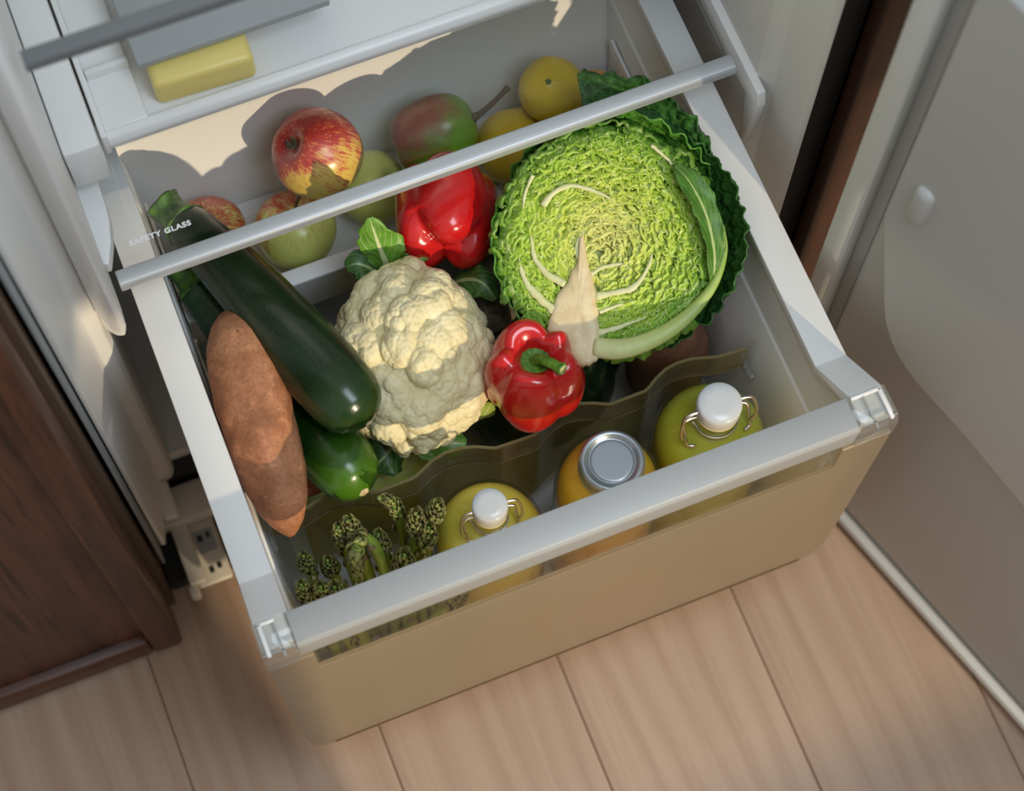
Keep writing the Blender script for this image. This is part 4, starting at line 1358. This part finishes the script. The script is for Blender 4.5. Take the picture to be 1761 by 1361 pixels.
ce = thing('celeriac', 'rough greyish brown root between cauliflower and upright pepper', 'root vegetable', (.2500, .6350, .352))
cem = M('celeriac_skin', .8)
t = NT(cem)
t.color(t.ramp(t.noise(t.mapping(), 130, 5, .7), [(.35, (.030, .026, .018)), (.68, (.20, .17, .11))]))
t.bump(t.noise(t.mapping(), 140, 4, .7), .9, .004)
tt = np.linspace(.03, PI - .03, 30)
th = np.linspace(0, 2 * PI, 40, endpoint=False)
rg_ = np.stack([.024 * np.sin(tt)[:, None] * np.cos(th), .020 * np.sin(tt)[:, None] * np.sin(th), (.016 * np.cos(tt))[:, None] + 0 * th], -1)
rg_ += fbm(rg_ * 110, 3, 6)[..., None] * .0020
link('body', rings_mesh('body', rg_), cem, ce)

# ---------------------------------------------------------------- bottles
def juice_mat(name, col, ss=.12):
    m = M(name, .3, col, Subsurface_Weight=ss, Subsurface_Radius=(.012, .010, .004), Subsurface_Scale=.6)
    t = NT(m)
    t.color(t.ramp(t.noise(t.mapping(), 30, 3), [(.3, tuple(x * .93 for x in col)), (.7, col)]))
    return m
def swing_bottle(label, loc, Rb, Rc, H, col, turn, capcol):
    b = thing('swing_top_bottle', label, 'bottle', loc, Matrix.Rotation(turn, 3, 'Z'), 'swing-top juice bottles')
    Rn = Rc * .90
    outer = catmull([(Rb - .004, 0), (Rb, .006), (Rb, .05), (Rb, .150), (Rb, .205), (Rb * .97, .226), (Rb * .82, .243), (Rb * .55, .254), (Rn * 1.15, .262), (Rn, .269), (Rn, H - .034), (Rn * 1.1, H - .030), (Rn * 1.12, H - .022), (Rn, H - .019)], 70)
    g = link('bottle_glass', lathe('bottle_glass', outer, 56, True, False), BOTTLE_GLASS, b)
    inner = [(max(r - .0030, .001), max(z, .004)) for r, z in outer if z < .2600]
    j = link('juice', lathe('juice', inner, 56), juice_mat('juice', col), b)
    # porcelain stopper
    prof = [(Rc * .80, H - .0195), (Rc * .97, H - .0185), (Rc, H - .0160), (Rc, H - .0040), (Rc * .965, H - .0016), (Rc * .88, H - .0003), (Rc * .5, H + .0004)]
    link('stopper', lathe('stopper', prof, 48), M('porcelain_stopper', .22, capcol), b)
    link('seal', lathe('seal', [(Rc * .86, H - .0225), (Rc * .97, H - .0222), (Rc * .98, H - .0196), (Rc * .86, H - .0190)], 40), RUBBER, b)
    k = Rc / .0145
    for s in (-1, 1):
        wires = []
        wires.append(tube('w', catmull([(s * Rc * .7, 0, H - .0085), (s * (Rc + .004 * k), 0, H - .0085), (s * (Rc + .0085 * k), -.001 * k, H - .0115), (s * (Rc + .0110 * k), -.004 * k, H - .024), (s * (Rc + .0110 * k), -.006 * k, H - .036), (s * (Rc + .0075 * k), -.007 * k, H - .044)], 26), .00125 * k, 10))
        wires.append(tube('w', catmull([(s * Rn * .9, .003 * k, H - .0310), (s * (Rc + .003 * k), .003 * k, H - .0310), (s * (Rc + .0072 * k), .0015 * k, H - .0330), (s * (Rc + .0075 * k), -.004 * k, H - .042), (s * (Rc + .0072 * k), -.0085 * k, H - .050), (s * (Rc + .0025 * k), -.0110 * k, H - .051)], 26), .00125 * k, 10))
        for w_, nm in zip(wires, ('wire_bail', 'lever_wire')): link(nm, w_, STEEL, b)
    lo = catmull([(-(Rn + .004), .002, H - .034)] + [((Rn + .0015) * math.cos(a), (Rn + .0015) * math.sin(a), H - .036) for a in np.linspace(PI, 2 * PI, 9)] + [(Rn + .004, .002, H - .034)], 30)
    link('neck_wire', tube('neck_wire', lo, .0010, 8), STEEL, b)
    return b
swing_bottle('swing-top bottle of yellow juice with a small white stopper, beside the asparagus', (.1748, .4465, .1345), .0480, .0147, .306, (.86, .74, .12), -.05, (.60, .63, .66))
swing_bottle('swing-top bottle of green juice with a large white stopper, in the right corner', (.3815, .4580, .1345), .0500, .0188, .306, (.56, .60, .06), -.05, (.60, .63, .66))

jr = thing('juice_jar', 'jar of orange-yellow juice with a round silver screw lid, between the two bottles', 'jar', (.2845, .4510, .1345))
outer = catmull([(.042, 0), (.0460, .006), (.0460, .05), (.0460, .190), (.0450, .220), (.0400, .242), (.0320, .255), (.0258, .262), (.0250, .268)], 50)
link('jar_glass', lathe('jar_glass', outer, 56, True, False), BOTTLE_GLASS, jr)
link('juice', lathe('juice', [(max(r - .003, .001), max(z, .004)) for r, z in outer if z < .262], 56), juice_mat('orange_juice', (.90, .56, .06)), jr)
lid = catmull([(.0262, .2640), (.0275, .2650), (.0278, .2680), (.0274, .2690), (.0274, .2790), (.0268, .2815), (.0252, .2832), (.0232, .2833), (.0212, .2820), (.0196, .2806), (.0184, .2804), (.0174, .2812), (.0160, .2814), (.008, .2815), (.0005, .2815)], 90)
LID = M('tin_lid', .34, (.36, .41, .46), Metallic=.8)
_t = NT(LID); _t.bump(_t.noise(_t.mapping(), 900, 2), .08, .0003)
link('lid', lathe('lid', lid, 72, True, True), LID, jr)

# ---------------------------------------------------------------- asparagus
ASTALK = M('asparagus_stalk', .42)
_t = NT(ASTALK)
_c = _t.ramp(_t.noise(_t.mapping((1, 1, .2)), 160, 3), [(.3, (.17, .31, .035)), (.7, (.36, .50, .09))])
_t.color(_c)
ATIP = M('asparagus_tip', .5)
_t = NT(ATIP)
_t.color(_t.ramp(_t.noise(_t.mapping(), 110, 3, .6), [(.30, (.11, .085, .055)), (.50, (.18, .19, .06)), (.70, (.32, .37, .10))]))
ABR = M('asparagus_bract', .5)
_t = NT(ABR)
_t.color(_t.ramp(_t.noise(_t.mapping(), 190, 3, .6), [(.35, (.15, .12, .085)), (.65, (.42, .40, .19))]))

def bract(p, d, out, L_, W_):
    """small pointed scale hugging the stalk"""
    d, out = np.asarray(d), np.asarray(out)
    sdv = np.cross(d, out)
    V, Fc = [], []
    for k, (s, w, o) in enumerate(((0, .55, -.06), (.35, 1.0, .20), (.7, .62, .24), (1.0, .05, .08))):
        c = p + d * L_ * s + out * L_ * o
        V += [c - sdv * W_ * w, c + out * W_ * .38 * (1 - s * .6), c + sdv * W_ * w]
    for k in range(3):
        a = 3 * k
        Fc += [(a, a + 1, a + 4, a + 3), (a + 1, a + 2, a + 5, a + 4)]
    V += [V[0] - out * .0006, V[2] - out * .0006]
    return V, Fc
def spear(label, pts, R_, seed, tiplen=.045):
    rng = np.random.default_rng(seed)
    pts = np.array(pts); base = pts[0]
    s_ = thing('asparagus_spear', label, 'asparagus', tuple(base), None, 'green asparagus spears standing in the drawer corner')
    p = catmull(pts - base, 60)
    ln = np.r_[0, np.cumsum(np.linalg.norm(np.diff(p, axis=0), axis=1))]
    T0 = ln[-1] - tiplen
    r = np.interp(ln, [0, T0, ln[-1] - tiplen * .6, ln[-1] - tiplen * .2, ln[-1]], [R_, R_ * .86, R_ * .92, R_ * .55, R_ * .15])
    link('stalk', tube('stalk', p, r, 14), ASTALK, s_)
    tan, u, v = frames_along(p)
    Vt, Ft = [], []
    n = 46
    for k in range(n):
        f = k / (n - 1)
        l = T0 + tiplen * (f ** .9) * .93
        i = min(int(np.searchsorted(ln, l)), 59)
        a = k * 2.39996 + rng.uniform(-.2, .2)
        out = u[i] * math.cos(a) + v[i] * math.sin(a)
        rad = np.interp(l, ln, r)
        L_ = .0115 * (1 - .45 * f) * R_ / .0052
        Vb, Fb = bract(p[i] + out * rad * .82, (tan[i] + out * .12), out, L_, .0036 * (1 - .35 * f) * R_ / .0052)
        o = len(Vt); Vt += Vb; Ft += [tuple(o + q for q in fc) for fc in Fb]
    o = link('tip', np_mesh('tip', Vt, Ft), ATIP, s_)
    sm = o.modifiers.new('thickness', 'SOLIDIFY'); sm.thickness = .0006
    Vt, Ft = [], []
    for k in range(7):
        l = T0 - .012 - .024 * k
        if l < .02: break
        i = min(int(np.searchsorted(ln, l)), 59)
        a = k * 2.39996 + seed
        out = u[i] * math.cos(a) + v[i] * math.sin(a)
        Vb, Fb = bract(p[i] + out * np.interp(l, ln, r) * .97, tan[i], out, .0125, .0038)
        o = len(Vt); Vt += Vb; Ft += [tuple(o + q for q in fc) for fc in Fb]
    o = link('scale_leaves', np_mesh('scale_leaves', Vt, Ft), ABR, s_)
    sm = o.modifiers.new('thickness', 'SOLIDIFY'); sm.thickness = .0006
SPEARS = [
    ('asparagus spear nearest the left drawer wall, tip behind the handle bar', [(0.0277, 0.4300, 0.1370), (0.0236, 0.4354, 0.2022), (0.0197, 0.4408, 0.2675), (0.0159, 0.4463, 0.3327), (0.0125, 0.4520, 0.3980)], 0.0052),
    ('short dark asparagus spear in the far left corner by the divider', [(0.0280, 0.4700, 0.1370), (0.0267, 0.4720, 0.1990), (0.0254, 0.4740, 0.2610), (0.0240, 0.4760, 0.3230), (0.0225, 0.4780, 0.3850)], 0.0050),
    ('asparagus spear with a spread tip second from the left wall', [(0.0400, 0.4350, 0.1370), (0.0365, 0.4374, 0.2028), (0.0330, 0.4397, 0.2685), (0.0295, 0.4420, 0.3343), (0.0261, 0.4441, 0.4001)], 0.0056),
    ('thick asparagus spear leaning left in the front row', [(0.0550, 0.4300, 0.1370), (0.0505, 0.4330, 0.2007), (0.0460, 0.4360, 0.2645), (0.0415, 0.4389, 0.3282), (0.0369, 0.4419, 0.3919)], 0.0064),
    ('dark asparagus spear low in the shadow near the left corner', [(0.0480, 0.4750, 0.1370), (0.0460, 0.4743, 0.1948), (0.0440, 0.4736, 0.2525), (0.0420, 0.4728, 0.3103), (0.0400, 0.4720, 0.3680)], 0.0054),
    ('asparagus spear with the stubby split tip just under the zucchini', [(0.0728, 0.4494, 0.1370), (0.0720, 0.4580, 0.2053), (0.0708, 0.4668, 0.2736), (0.0692, 0.4758, 0.3419), (0.0665, 0.4850, 0.4101)], 0.0058),
    ('asparagus spear beside the stubby one, pale head turned left', [(0.0637, 0.4583, 0.1370), (0.0617, 0.4651, 0.2032), (0.0599, 0.4718, 0.2695), (0.0584, 0.4784, 0.3357), (0.0570, 0.4855, 0.4019)], 0.0052),
    ('drooping asparagus spear with its head bent over to the left', [(.080, .438, .137), (.083, .452, .30), (.0800, .465, .380), (.0715, .4690, .398), (.0630, .4620, .390), (.0595, .450, .374)], .0054),
    ('asparagus spear bending right behind the drooping one', [(0.0924, 0.4452, 0.1370), (0.0911, 0.4519, 0.1998), (0.0898, 0.4585, 0.2625), (0.0883, 0.4652, 0.3253), (0.0860, 0.4720, 0.3880)], 0.0052),
    ('thin asparagus spear with a curled hook tip, standing tallest', [(.1045, .452, .137), (.1075, .474, .31), (.1068, .4820, .390), (.1035, .4870, .412), (.0985, .4880, .424)], .0046),
    ('asparagus spear lying low with a big dark head in front of the others', [(0.0917, 0.4305, 0.1370), (0.0922, 0.4326, 0.1727), (0.0927, 0.4348, 0.2083), (0.0933, 0.4370, 0.2440), (0.0939, 0.4391, 0.2796), (0.0945, 0.4413, 0.3153), (0.0953, 0.4436, 0.3509), (0.1000, 0.4480, 0.3860)], 0.0066),
    ('asparagus spear with the ragged upright tip left of the dark pair', [(0.1103, 0.4382, 0.1370), (0.1071, 0.4458, 0.2079), (0.1062, 0.4537, 0.2787), (0.1125, 0.4607, 0.3494), (0.1190, 0.4680, 0.4200)], 0.0056),
    ('asparagus spear with the longest dark feathery tip, beside the yellow bottle', [(0.1210, 0.4306, 0.1370), (0.1197, 0.4362, 0.1789), (0.1189, 0.4423, 0.2207), (0.1190, 0.4498, 0.2622), (0.1202, 0.4588, 0.3035), (0.1223, 0.4649, 0.3452), (0.1311, 0.4650, 0.3862), (0.1370, 0.4660, 0.4280)], 0.0058),
    ('asparagus spear with a dark violet scaly head next to the feathery one', [(0.1185, 0.4487, 0.1370), (0.1171, 0.4530, 0.2044), (0.1152, 0.4529, 0.2718), (0.1175, 0.4524, 0.3391), (0.1253, 0.4565, 0.4060)], 0.0060),
    ('low asparagus spear behind the clear front window, tip leaning right', [(0.0600, 0.4050, 0.1370), (0.0696, 0.4038, 0.1782), (0.0793, 0.4026, 0.2193), (0.0890, 0.4014, 0.2605), (0.0986, 0.4002, 0.3016), (0.1083, 0.3990, 0.3428), (0.1181, 0.3979, 0.3839), (0.1280, 0.3970, 0.4250)], 0.0056),
    ('short asparagus spear leaning right behind the window of the drawer front', [(0.0850, 0.4080, 0.1370), (0.0918, 0.4070, 0.1740), (0.0986, 0.4059, 0.2110), (0.1054, 0.4049, 0.2480), (0.1122, 0.4039, 0.2850), (0.1190, 0.4029, 0.3220), (0.1259, 0.4019, 0.3590), (0.1330, 0.4010, 0.3960)], 0.0054),
]
for i, (l, p, r) in enumerate(SPEARS): spear(l, p, r * 1.08, 40 + i, .043)
